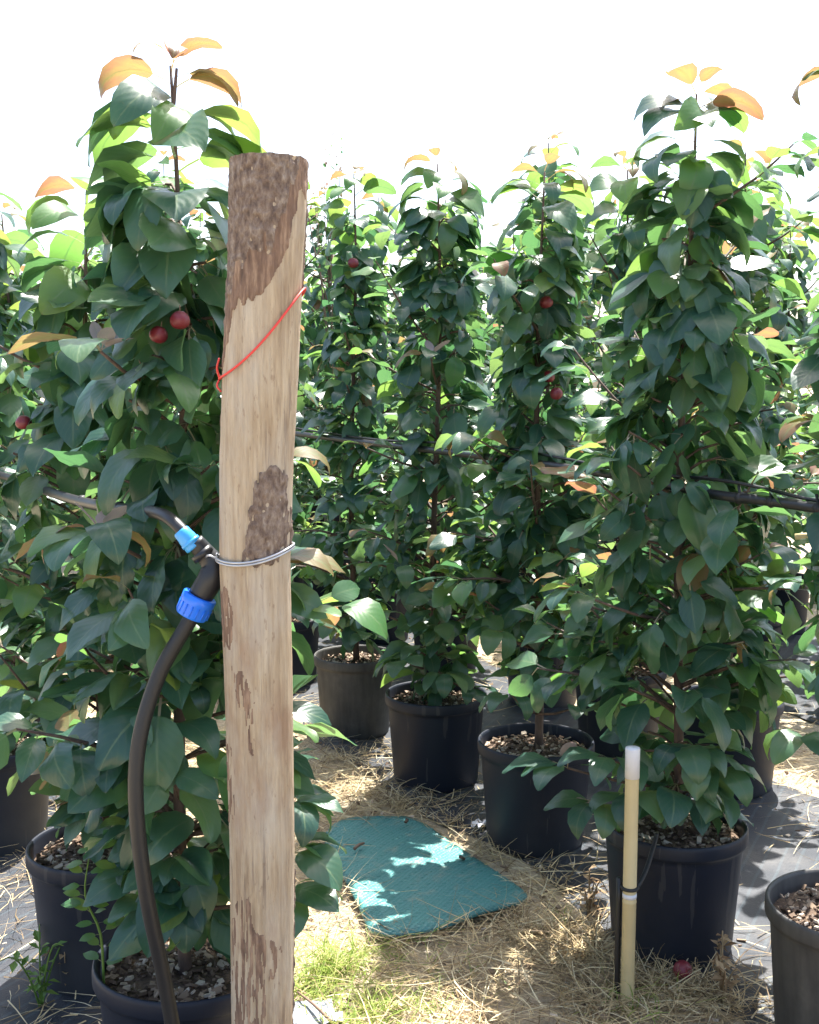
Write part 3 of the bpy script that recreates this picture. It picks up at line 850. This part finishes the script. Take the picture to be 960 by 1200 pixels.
# ------------------------------------------------------------------ wooden post
PY = 2.0
tab = [(188, 315, 45), (250, 314.5, 44.5), (300, 312.5, 43), (430, 306, 44), (540, 301, 43), (660, 299, 41), (800, 303, 39.5), (1000, 307.5, 37.5), (1200, 307.5, 35.5), (1512, 306, 36)]
zt = np.array([P(480, t_[0], PY).z for t_ in tab])
dpt = PY * math.cos(TH) + (CAM_H - zt) * math.sin(TH)
cxs = (np.array([t_[1] for t_ in tab]) - CX) * dpt / F_PX; rds = np.array([t_[2] for t_ in tab]) * dpt / F_PX
o_ = np.argsort(zt); zt, cxs, rds = zt[o_], cxs[o_], rds[o_]
px_top = cxs[-1]
post = empty('wooden_post', (cxs[0], PY, 0)); tag(post, 'rough peeled wooden post with bark left at its top and cords round it', 'post')
NA, NZ = 200, 860
ZT = zt[-1]
PTS_R = {2: [(308, 550), (337, 545), (341, 640), (322, 658), (316, 652), (291, 650), (300, 590)],
         3: [(261, 690), (273, 690), (279, 730), (273, 757), (263, 750)],
         4: [(276, 778), (290, 775), (302, 810), (304, 865), (297, 868), (290, 820), (278, 800)],
         5: [(266, 862), (278, 870), (279, 930), (281, 965), (272, 950), (268, 900)],
         6: [(284, 1030), (298, 1042), (306, 1080), (326, 1090), (331, 1110), (318, 1130), (325, 1215), (282, 1215), (276, 1090)]}
def inpoly(x, y, poly):
    c = False; j = len(poly) - 1
    for i in range(len(poly)):
        xi, yi = poly[i]; xj, yj = poly[j]
        if (yi > y) != (yj > y) and x < (xj - xi) * (y - yi) / (yj - yi) + xi: c = not c
        j = i
    return c
bu = [-1.0, -.93, -.85, -.7, -.3, 0, .3, .5, .7, .85, 1.0]; bv = [440, 425, 400, 362, 352, 345, 335, 312, 275, 235, 222]
V1 = []; MK = []; V2 = []
for j in range(NZ + 1):
    z = ZT * j / NZ
    cx_ = float(np.interp(z, zt, cxs)); rd = float(np.interp(z, zt, rds))
    dep = PY * math.cos(TH) + (CAM_H - z) * math.sin(TH)
    py_ = CY - F_PX * (PY * math.sin(TH) + (z - CAM_H) * math.cos(TH)) / dep
    for k in range(NA):
        a = 2 * math.pi * k / NA
        ca, sa = math.cos(a), math.sin(a)
        n1 = noise.noise(Vector((ca * 1.2, sa * 1.2, z * 1.6))); n2 = noise.noise(Vector((ca * 6, sa * 6, z * 3)))
        r1 = rd * (1 + .015 * n1 + .010 * n2)
        gr = noise.noise(Vector((ca * 13, sa * 13, z * 3.2))) + .5 * noise.noise(Vector((ca * 26, sa * 26, z * 5)))
        r1 -= .0022 * max(0, gr - .28) * (1 if gr < .7 else .8) + .0006 * noise.noise(Vector((ca * 20, sa * 20, z * 30)))
        jx = 5 * noise.noise(Vector((ca * 8, sa * 8, z * 14))) + 3 * noise.noise(Vector((ca * 5, sa * 5, z * 45))); jy = 13 * noise.noise(Vector((ca * 3 + 5, sa * 3, z * 24))) + 7 * noise.noise(Vector((ca * 7, sa * 7, z * 60)))
        front = sa < .12
        pxx = CX + F_PX * (cx_ + r1 * ca) / dep
        if front:
            dd = np.interp(ca, bu, bv) - (py_ + jy)
            dd += 14 * noise.noise(Vector((ca * 6, sa * 6, z * 12)))
            mk = 0 if dd < 0 else (2 if dd < 52 + 25 * noise.noise(Vector((ca * 4, sa * 4 + 7, z * 20))) else 1)
            if not mk and py_ > 500:
                mk = 0
                for kk, q in PTS_R.items():
                    if inpoly(pxx + jx, py_ + jy, q): mk = 1 if kk == 2 else 2
                if mk == 2 and noise.noise(Vector((ca * 11, sa * 11, z * 16))) < (-.05 if py_ > 760 else -.4): mk = 0
        else:
            mk = int(py_ + jy * 2 < 330 or noise.noise(Vector((ca * 2.5, sa * 2.5 + 9, z * 2.2))) > .22)
        MK.append(mk)
        nb = noise.noise(Vector((ca * 5, sa * 5, z * 40))) + .8 * noise.noise(Vector((ca * 10, sa * 10, z * 110)))
        V1.append((cx_ - cxs[0] + r1 * ca, r1 * sa, z))
        r2 = r1 + (.0022 + .0032 * nb if mk == 1 else (.0011 + .0012 * nb if mk else -.0008))
        V2.append((cx_ - cxs[0] + r2 * ca, r2 * sa, z + (.0012 * nb if j == NZ else 0)))
fw = []; fb = []; fi = []
for j in range(NZ):
    for k in range(NA):
        k2 = (k + 1) % NA; q = (j * NA + k, j * NA + k2, (j + 1) * NA + k2, (j + 1) * NA + k)
        fw.append(q)
        if any(MK[i] == 1 for i in q): fb.append(q)
        elif any(MK[i] == 2 for i in q): fi.append(q)
topc = len(V1); V1.append((px_top - cxs[0], 0, ZT + .002))
for k in range(NA): fw.append((NZ * NA + k, NZ * NA + (k + 1) % NA, topc))
link('shaft', mesh('shaft', V1, fw), M['wood'], post)
for nm, ff, mt in (('bark', fb, M['bark']), ('inner_bark', fi, M['inner'])):
    used = sorted({i for q in ff for i in q}); mp_ = {i: n for n, i in enumerate(used)}
    ob_ = link(nm, mesh(nm, [V2[i] for i in used], [tuple(mp_[i] for i in q) for q in ff]), mt, post)
    if nm == 'inner_bark': tag(ob_, kind='stuff')

def postring(pts_px, rad, mat, name, label, turns=1, gap=.0):
    "cord round the post through (fraction u across front, photo row) heights"
    mb = MB(); pts = []
    n = 48
    for k in range(n * turns + 1):
        a = -math.pi + 2 * math.pi * k / n
        ca, sa = math.cos(a), math.sin(a)
        yl, yr, sag = pts_px
        pyc = yl + (yr - yl) * (ca + 1) / 2 + (sag * (1 - ca * ca) if sa < 0 else 0)
        z = P(480, pyc, PY).z
        cx_ = float(np.interp(z, zt, cxs)); rd = float(np.interp(z, zt, rds)) * 1.008 + .003 + rad + gap
        pts.append(Vector((cx_ + rd * ca, PY + rd * sa, z + (k // n) * rad * 2.1)))
    return mb, pts
mb, pts = postring((444, 338, 18), .0021, M['red'], '', '')
c0 = pts[0].copy(); off = [p - c0 for p in pts]
tube(mb, off, .0021, 6)
tube(mb, [Vector((0, 0, 0)), Vector((-.004, -.004, .018)), Vector((.001, -.006, .035))], .0019, 6, 3)
tube(mb, [Vector((0, 0, 0)), Vector((-.004, -.006, -.012)), Vector((.004, -.010, -.022))], .0019, 6, 3)
o = link('red_cord', mb.build('red_cord'), M['red']); o.location = c0
tag(o, 'thin red cord looped slantwise round the upper wooden post', 'cord')
mb, pts = postring((655, 641, 7), .0022, M['wire'], '', '', 2)
c0 = pts[0].copy(); off = [p - c0 for p in pts]
tube(mb, off, .0021, 6)
e = P(238, 655, PY + .02) - c0
tube(mb, [Vector((0, 0, 0)), e * .5 + Vector((0, -.012, .008)), e, e + Vector((-.02, .03, .0)), e * .6 + Vector((0, .05, -.01)), Vector((.01, .05, 0))], .002, 6, 4)
o = link('tie_wire', mb.build('tie_wire'), M['wire']); o.location = c0
tag(o, 'grey galvanised wire wrapped round the middle of the wooden post', 'wire')

# ------------------------------------------------------------------ irrigation hose and pipes
HY = 2.02
c0 = P(205, 1200, HY); gx = P(212, 1500, HY)
root = empty('irrigation_hose', (gx.x, gx.y, 0)); tag(root, 'thick black water hose with blue nut curving down beside the wooden post', 'hose')
org = Vector((gx.x, gx.y, 0))
hp = [P(238, 700, HY), P(222, 728, HY), P(186, 792, HY - .01), P(163, 870, HY - .03), P(160, 950, HY - .04), P(172, 1050, HY - .03), P(193, 1150, HY), P(210, 1250, HY + .01)]
hp += [Vector((gx.x + .02, gx.y + .02, .14)), Vector((gx.x + .05, gx.y - .04, .025)), Vector((gx.x + .18, gx.y - .30, .017)), Vector((gx.x + .2, gx.y - .7, .016))]
mb = MB(); tube(mb, [p - org for p in hp], .0138, 14, 6); link('hose', mb.build('hose'), M['hose'], root)
nd = (P(240, 688, HY) - P(224, 722, HY)).normalized(); n0 = P(224, 721, HY) - org
mb = MB(); lathe(mb, [(.017, -.002), (.0275, -.001), (.029, .003), (.029, .022), (.031, .026), (.031, .0385), (.029, .040), (.020, .040)], 24, n0, nd)
bl = link('nut', mb.build('nut'), M['blue'], root)
mb = MB()
s2 = nd.cross(Vector((0, 1, 0))).normalized(); s3 = nd.cross(s2)
for k in range(16):
    a = 2 * math.pi * k / 16; d_ = s2 * math.cos(a) + s3 * math.sin(a)
    tube(mb, [n0 + nd * .003 + d_ * .029, n0 + nd * .023 + d_ * .0293], .0016, 4)
link('ridge', mb.build('ridge'), M['blue'], bl)
mb = MB()
ep = [P(234, 700, HY), P(247, 678, HY), P(250, 662, HY + .005), P(240, 648, HY + .005), P(228, 634, HY)]
tube(mb, [p - org for p in ep], [.022, .0235, .022, .018, .016], 16, 5)
d2 = (P(228, 634, HY) - P(240, 648, HY)).normalized()
lathe(mb, [(.012, 0), (.0205, .0), (.0205, .012), (.012, .012)], 20, P(240, 652, HY) - org, d2)
link('elbow', mb.build('elbow'), M['pipe'], root)
mb = MB(); a0 = P(229, 642, HY) - org
lathe(mb, [(.012, 0), (.0165, .001), (.0170, .004), (.0165, .022), (.0155, .028), (.015, .038), (.0125, .041)], 20, a0, d2)
lathe(mb, [(.012, .0), (.0182, 0), (.0182, .006), (.012, .006)], 20, a0 + d2 * .010, d2)
link('connector', mb.build('connector'), M['cyan'], root)

def rowY(px, n):
    k = (px - CX) / F_PX
    return n / (ND.x * k + ND.y)
lp = [P(229, 642, HY), P(214, 622, HY), P(196, 606, HY + .03), P(175, 599, HY + .10), P(140, 596, HY + .26), P(95, 588, 2.50), P(45, 572, 2.9), P(15, 561, 3.3), P(-40, 548, 4.0), P(-140, 530, 5.5)]
org2 = lp[0].copy(); mb = MB(); tube(mb, [p - org2 for p in lp], [.0125] + [.0115] * (len(lp) - 1), 12, 6)
o = empty('drip_pipe', org2); tag(o, 'black drip pipe running level through the leaves left of the post', 'pipe')
link('pipe', mb.build('pipe'), M['pipe'], o)
for px_ in (141, 97):
    mb = MB()
    q = P(px_, 596 if px_ == 141 else 588, HY + .26 if px_ == 141 else 2.50) - org2
    tube(mb, [q + Vector((-.006, .0, 0)), q + Vector((.006, 0, 0))], .0145, 12)
    link('clip', mb.build('clip'), M['cord'], o)

rp = []
for px_, py_ in ((1150, 640), (1040, 612), (960, 596), (900, 587), (840, 580), (745, 561), (655, 547), (560, 534), (440, 520), (330, 506)):
    rp.append(P(px_, py_, rowY(px_, 2.0)))
org3 = rp[2].copy(); mb = MB(); tube(mb, [p - org3 for p in rp], .0125, 12, 5)
o = empty('drip_pipe', org3); tag(o, 'black drip pipe running level through the tree behind the pale stake', 'pipe')
link('pipe', mb.build('pipe'), M['pipe'], o)
mb = MB(); tube(mb, [p - org3 + Vector((0, .02, .027 + .012 * math.sin(i * 2.1))) for i, p in enumerate(rp)], .0045, 8, 5)
link('dripper_tube', mb.build('dripper_tube'), M['pipe'], o)
for px_, py_ in ((905, 587.5), (720, 556), (960, 596), (868, 584)):
    mb = MB(); q = P(px_, py_, rowY(px_, 2.0)) - org3
    tube(mb, [q + Vector((-.005, .006, -.004)), q + Vector((.005, -.006, .004))], .0145, 10)
    tube(mb, [q, q + Vector((0, .02, .03))], .004, 6)
    link('clip', mb.build('clip'), M['cord'], o)

# cane poking out at the right edge
q0 = P(932, 629, 2.75); q1 = P(1080, 622, 2.7)
mb = MB(); tube(mb, [Vector((0, 0, 0)), (q1 - q0) * .5 + Vector((0, 0, .004)), q1 - q0], [.0075, .008, .0085], 8, 4)
o = link('wooden_cane', mb.build('wooden_cane'), M['cane']); o.location = q0
tag(o, 'pale cane end lying level just under the drip pipe', 'cane')

# ------------------------------------------------------------------ stake
sb = Gp(735, 1178); sb = Vector((sb.x, sb.y, 0))
st_top = P(735, 876, sb.y).z
root = empty('support_stake', sb); tag(root, 'short pale stake with white top tied to a black pot', 'stake')
mb = MB(); lathe(mb, [(.0, -.10), (.0165, -.08), (.0172, 0), (.0172, st_top * .405), (.0178, st_top * .407), (.0178, st_top * .412), (.0172, st_top * .414), (.0172, st_top - .075)], 20)
link('shaft', mb.build('shaft'), M['cane'], root)
mb = MB(); lathe(mb, [(.0168, st_top - .077), (.0182, st_top - .077), (.0184, st_top - .004), (.0172, st_top), (.0, st_top)], 20)
link('cap', mb.build('cap'), M['white'], root)
mb = MB(); lathe(mb, [(.0168, 0), (.0179, 0), (.0179, .012), (.0168, .012)], 20, (0, 0, st_top * .425)); link('band', mb.build('band'), M['white'], root)
mb = MB(); tube(mb, [Vector((-.022, .018, -.05)), Vector((-.024, .018, .15)), Vector((-.023, .018, .33))], .0075, 8, 3); link('sleeve', mb.build('sleeve'), M['pipe'], root)
# black cord to the pot rim
zc = P(735, 1040, sb.y).z
mb = MB(); ring = [Vector((math.cos(a) * .0195, math.sin(a) * .0195, zc)) for a in np.linspace(0, 6.283, 20)]
tube(mb, ring, .0045, 6)
kn = Vector((.0195, 0, zc)); rimp = P(768, 985, gB.y - .205) - sb
tube(mb, [kn, kn.lerp(rimp, .5) + Vector((0, 0, -.015)), rimp, rimp + Vector((.006, .01, .015))], .0065, 6, 4)
lathe(mb, [(.0, -.006), (.006, -.006), (.006, .006), (0, .006)], 10, rimp)
o = link('black_cord', mb.build('black_cord'), M['cord']); o.location = sb
tag(o, 'black tie cord from the pale stake up to a pot rim', 'cord')

# ------------------------------------------------------------------ teal mat
poly = [(379, 977), (398, 962), (432, 955), (468, 952), (492, 957), (524, 978), (570, 1010), (612, 1040), (616, 1050), (600, 1061), (560, 1072), (510, 1088), (470, 1096), (446, 1096), (432, 1088), (420, 1060), (400, 1020), (384, 992)]
pw = [Gp(x, y, .02) for x, y in poly]
cen = sum(pw, Vector()) / len(pw); cen.z = 0
rim = catmull(pw + [pw[0]], 4)[:-1]
v = []; f = []; nr = len(rim); rings = 10
def mz(x, y): return .022 + .008 * math.sin(x * 5 + 1) * math.cos(y * 4) + .004 * math.sin(x * 13 + y * 9)
for j in range(rings + 1):
    s = j / rings
    for p in rim:
        q = cen.lerp(p, s); v.append((q.x - cen.x, q.y - cen.y, mz(q.x, q.y) - (.006 if j == rings else 0)))
for p in rim: v.append((p.x - cen.x, p.y - cen.y, mz(p.x, p.y) - .014))
for j in range(rings + 1):
    for k in range(nr):
        k2 = (k + 1) % nr; f.append((j * nr + k, j * nr + k2, (j + 1) * nr + k2, (j + 1) * nr + k))
mo = empty('ground_mat', cen); tag(mo, 'teal plastic mat with rounded corners lying on the straw between the pots', 'mat')
link('sheet', mesh('sheet', v, f), M['mat'], mo)
# raised treads
mb = MB(); hull = [(p.x, p.y) for p in rim]
d1 = (pw[7] - pw[0]).normalized(); d1 = Vector((d1.x, d1.y, 0)); d2_ = Vector((-d1.y, d1.x, 0))
for i in range(-40, 41):
    for j in range(-30, 31):
        c = cen + d1 * (i * .021) + d2_ * (j * .026 + (.013 if i % 2 else 0))
        if not inpoly(c.x + (c.x - cen.x) * .05, c.y + (c.y - cen.y) * .05, hull): continue
        z = mz(c.x, c.y); l = (d1 * .6 + d2_ * (.8 if i % 2 else -.8)) * .009; w_ = Vector((-l.y, l.x, 0)) * .28
        c = c - cen
        b0 = [c - l - w_, c + l - w_, c + l + w_, c - l + w_]
        mb.add([(p.x, p.y, z - .003) for p in b0] + [(c.x - l.x * .7, c.y - l.y * .7, z + .0028), (c.x + l.x * .7, c.y + l.y * .7, z + .0028)],
               [(0, 1, 5, 4), (1, 2, 5), (2, 3, 4, 5), (3, 0, 4)])
tag(link('tread', mb.build('tread'), M['mat'], mo), kind='stuff')

# ------------------------------------------------------------------ straw, grass, weeds, litter
def blade(mb, p, d, L, w_, curl, r, flat=False, seg=4):
    p = Vector(p); d = Vector(d).normalized(); up = Vector((0, 0, 1))
    s = d.cross(up)
    if s.length < .05: s = Vector((1, 0, 0))
    s.normalize(); s = Matrix.Rotation(r.uniform(-.7, .7), 3, d) @ s
    v = []; bend = Vector((r.gauss(0, 1), r.gauss(0, 1), r.gauss(0, .3))) * curl
    for k in range(seg + 1):
        t = k / seg; ww = w_ * (1 - .75 * t)
        q = p + d * L * t + bend * L * t * t * .5 + (Vector((0, 0, -1)) * L * curl * .5 * t * t if not flat else Vector((0, 0, .0)))
        q.z = max(q.z, gz1(q.x, q.y) + .008 if flat else .002)
        v += [q - s * ww, q + s * ww]
    mb.add(v, [(2 * k, 2 * k + 1, 2 * k + 3, 2 * k + 2) for k in range(seg)])

r = random.Random(99); mb = MB()
potc = [(q.x, q.y) for q in (gA, gB, gC, gD, gE, gF, gG, gH, gI, gJ)]
def free(x, y): return all((x - a) ** 2 + (y - b_) ** 2 > .185 ** 2 for a, b_ in potc)
def on_mat(x, y): return inpoly(x, y, hull)
k = 0
while k < 19000:      # lying stems over the path
    t = r.uniform(.5, 7.5); n = r.gauss(1.45, .42) if r.random() < .70 else (r.gauss(3.55, .3) if r.random() < .7 else r.gauss(.55, .25))
    x, y = rowpt(n, t)
    if not free(x, y) or (on_mat(x, y) and r.random() < .985): continue
    if noise.noise(Vector((x * 2.2, y * 2.2, 3))) < r.uniform(-.6, .25): continue
    a = r.random() * 6.28
    blade(mb, (x, y, max(.006, gz1(x, y) + .012) + r.uniform(0, .02)), (math.cos(a), math.sin(a), r.uniform(-.1, .22)), r.uniform(.05, .22), r.uniform(.0008, .0024), .5, r, True, 3)
    k += 1
def tuft(cpx, cpy, n, spread, L, lean=.7, mat=None, wr=(.0010, .0027)):
    c = Gp(cpx, cpy)
    for _ in range(n):
        a = r.random() * 6.28; q = abs(r.gauss(0, spread))
        x, y = c.x + math.cos(a) * q, c.y + math.sin(a) * q
        if not free(x, y) or on_mat(x, y): continue
        b_ = r.random() * 6.28
        blade(mb, (x, y, -.01), (math.cos(b_) * lean, math.sin(b_) * lean, r.uniform(.25, 1)), L * r.uniform(.4, 1.2), r.uniform(*wr), .7, r, False, 4)
for cpx, cpy, n, sp_, L in ((690, 1120, 420, .14, .18), (640, 1095, 260, .12, .14), (770, 1150, 320, .10, .17), (820, 1165, 240, .09, .16), (700, 1180, 320, .12, .16), (600, 1085, 160, .1, .11), (500, 915, 300, .22, .14), (400, 890, 200, .2, .12), (470, 945, 260, .15, .14), (585, 1000, 200, .10, .13), (520, 1130, 160, .2, .08),
                            (480, 935, 160, .18, .12), (420, 925, 120, .15, .1), (540, 965, 120, .12, .11), (640, 1035, 140, .13, .12), (860, 1180, 120, .1, .13), (560, 1190, 120, .14, .10), (930, 930, 120, .25, .1)):
    tuft(cpx, cpy, n, sp_, L)
tag(link('dry_grass', mb.build('dry_grass'), M['straw'], None, False), 'tangled dry grass and straw on the path round the stake', 'dry grass', kind='stuff')
mb = MB()
for cpx, cpy, n, sp_, L in ((385, 1140, 330, .07, .14), (365, 1165, 150, .05, .11), (420, 1120, 160, .08, .10), (440, 1185, 240, .10, .10), (490, 1180, 90, .1, .08), (470, 1105, 50, .07, .09), (510, 1150, 40, .1, .07), (740, 1185, 60, .07, .12), (400, 1200, 80, .06, .1), (500, 1095, 24, .05, .08), (660, 1080, 20, .05, .09)):
    tuft(cpx, cpy, n, sp_, L, .45, wr=(.0012, .0026))
tag(link('green_grass', mb.build('green_grass'), M['grass'], None, False), 'tufts of green grass growing by the near end of the teal mat', 'grass', kind='stuff')

# loose bark and dry leaf litter
mb = MB(); k = 0
while k < 2600:
    t = r.uniform(.3, 7.5); n = r.choice([r.gauss(1.9, .22), r.gauss(.8, .18), r.gauss(1.4, .4), r.gauss(3.3, .3)])
    x, y = rowpt(n, t)
    if not free(x, y) or (on_mat(x, y) and r.random() < .97): continue
    chip(mb, r, (x, y, (.028 if on_mat(x, y) else max(.004, gz1(x, y) + .006)) + r.uniform(0, .006)), r.uniform(.004, .013)); k += 1
tag(link('bark_litter', mb.build('bark_litter'), M['mulch'], None, False), 'loose bark chips and crumbs scattered on the ground', 'litter', kind='stuff')

def weed(px, py, label, mat, n, H_, leafy, name='weed', seed=1, spread=.06):
    c = Gp(px, py); c.z = 0; q = random.Random(seed)
    root = empty(name, c); tag(root, label, 'weed')
    mb = MB(); lv = MB()
    for k in range(n):
        a = q.random() * 6.28; h = H_ * q.uniform(.6, 1.1); s = spread * q.uniform(.4, 1.3)
        d_ = Vector((math.cos(a), math.sin(a), 0))
        pts = [Vector((0, 0, -.01)), d_ * s * .4 + Vector((0, 0, h * .55)), d_ * s + Vector((0, 0, h)), d_ * s * 1.7 + Vector((0, 0, h * (.75 if not leafy else 1.02)))]
        tube(mb, pts, [.0032, .0026, .002, .0012], 5, 3)
        for j in range(9):
            t = q.uniform(.25, 1); b_ = q.random() * 6.28
            base = pts[0].lerp(pts[1], t * 2) if t < .5 else pts[1].lerp(pts[2], t * 2 - 1)
            ld = Vector((math.cos(b_), math.sin(b_), q.uniform(-.6, .6)))
            L = q.uniform(.018, .04); s_ = ld.cross(Vector((0, 0, 1))).normalized() * L * .3
            lv.add([base, base + ld * L * .5 + s_ + Vector((0, 0, .004)), base + ld * L, base + ld * L * .5 - s_ + Vector((0, 0, .004))], [(0, 1, 2), (0, 2, 3)])
    link('stem', mb.build('stem'), mat, root)
    tag(link('foliage', lv.build('foliage'), mat, root, False), kind='stuff')
weed(846, 1172, 'withered brown weed with curled stems in front of the staked pot', M['deadweed'], 5, .15, False, seed=3)
weed(690, 1078, 'dry upright weed stalks at the near right corner of the teal mat', M['deadweed'], 4, .14, False, seed=8, spread=.03)
weed(48, 1180, 'ragged green weed growing on the ground cover in front of the left pots', M['weed'], 5, .16, True, seed=5)
weed(78, 1165, 'pale withered weed on the ground cover beside a ragged green weed', M['deadweed'], 3, .14, False, seed=6, spread=.03)

# lime-leaved shoot rising at the rim of the pot behind the post
c = gA + Vector((-.165, -.07, 0)); c.z = .31
root = empty('weed_shoot', c); tag(root, 'small lime green weed shoot leaning over the near pot rim', 'weed')
mb = MB(); tipp = [Vector((0, 0, 0)), P(118, 1095, c.y) - c, P(100, 1050, c.y) - c, P(105, 1000, c.y) - c]
tube(mb, tipp, [.003, .0028, .002, .0012], 6, 4); link('stem', mb.build('stem'), M['weed'], root)
q = random.Random(4); cm = catmull(tipp, 4)
for k in range(2, len(cm)):
    for s in (1, -1):
        a = (0 if s > 0 else math.pi) + q.uniform(-.7, .7)
        o = bpy.data.objects.new('leaf', LEAFMESH[(q.choice([0, 3, 5]), 'young')]); col.objects.link(o); o.parent = root
        R_ = frame(Vector((math.cos(a), math.sin(a), q.uniform(-.2, .6))), Vector((0, -.4, 1)), 0, q.uniform(.028, .05))
        m4 = np.eye(4); m4[:3, :3] = R_; m4[:3, 3] = tuple(cm[k]); o.matrix_local = Matrix(m4.tolist())

# fallen apple, twigs and scraps
fa = Gp(793, 1128, .022)
o = empty('fallen_apple', (fa.x, gB.y - .225, 0)); tag(o, 'small red apple fallen on the ground in front of the staked pot', 'apple')
a = link('flesh', APPLE, parent=o, smooth=False); a.scale = (.026,) * 3; a.location = (0, 0, .038); a.rotation_euler = (1.2, .3, .5)
s = link('stalk', STALK, parent=a)
def stick(px, py, L, az, rad, label, z=.03):
    c = Gp(px, py, z); mb = MB(); d_ = Vector((math.cos(az), math.sin(az), 0)) * L
    tube(mb, [-d_ / 2, Vector((0, 0, .006)), d_ / 2 + Vector((0, 0, .004))], [rad, rad * .9, rad * .6], 6, 3)
    o = link('twig', mb.build('twig'), M['twig']); o.location = c; tag(o, label, 'twig')
stick(421, 992, .05, .9, .006, 'short dark twig lying on the teal mat', .036)
stick(368, 1180, .16, 2.2, .004, 'thin reddish twig lying on a grey scrap by the post foot', .03)
def scrap(px, py, w_, h_, az, mat, label, z=.012, name='plastic_scrap', cat='scrap'):
    c = Gp(px, py, z); v = []; f = []; q = random.Random(int(px)); n = 5
    for layer in (0, .0015):
        for j in range(n):
            for i in range(n):
                x = (i / (n - 1) - .5) * w_ * q.uniform(.8, 1.1); y = (j / (n - 1) - .5) * h_ * q.uniform(.8, 1.1)
                if layer: x, y = v[j * n + i][0], v[j * n + i][1]
                zz = v[j * n + i][2] + .0015 if layer else q.uniform(0, .018)
                v.append((x, y, zz))
    for j in range(n - 1):
        for i in range(n - 1):
            a = j * n + i; f.append((a, a + n, a + n + 1, a + 1)); a += n * n; f.append((a, a + 1, a + n + 1, a + n))
    o = link(name, mesh(name, v, f), mat); o.location = c; o.rotation_euler.z = az; tag(o, label, cat)
scrap(563, 968, .06, .05, .6, M['white'], 'small white plastic scrap on the ground beside a black pot', .012)
scrap(365, 1192, .14, .12, .3, M['greyrag'], 'crumpled grey cloth scrap on the ground at the post', .006, 'fabric_scrap')
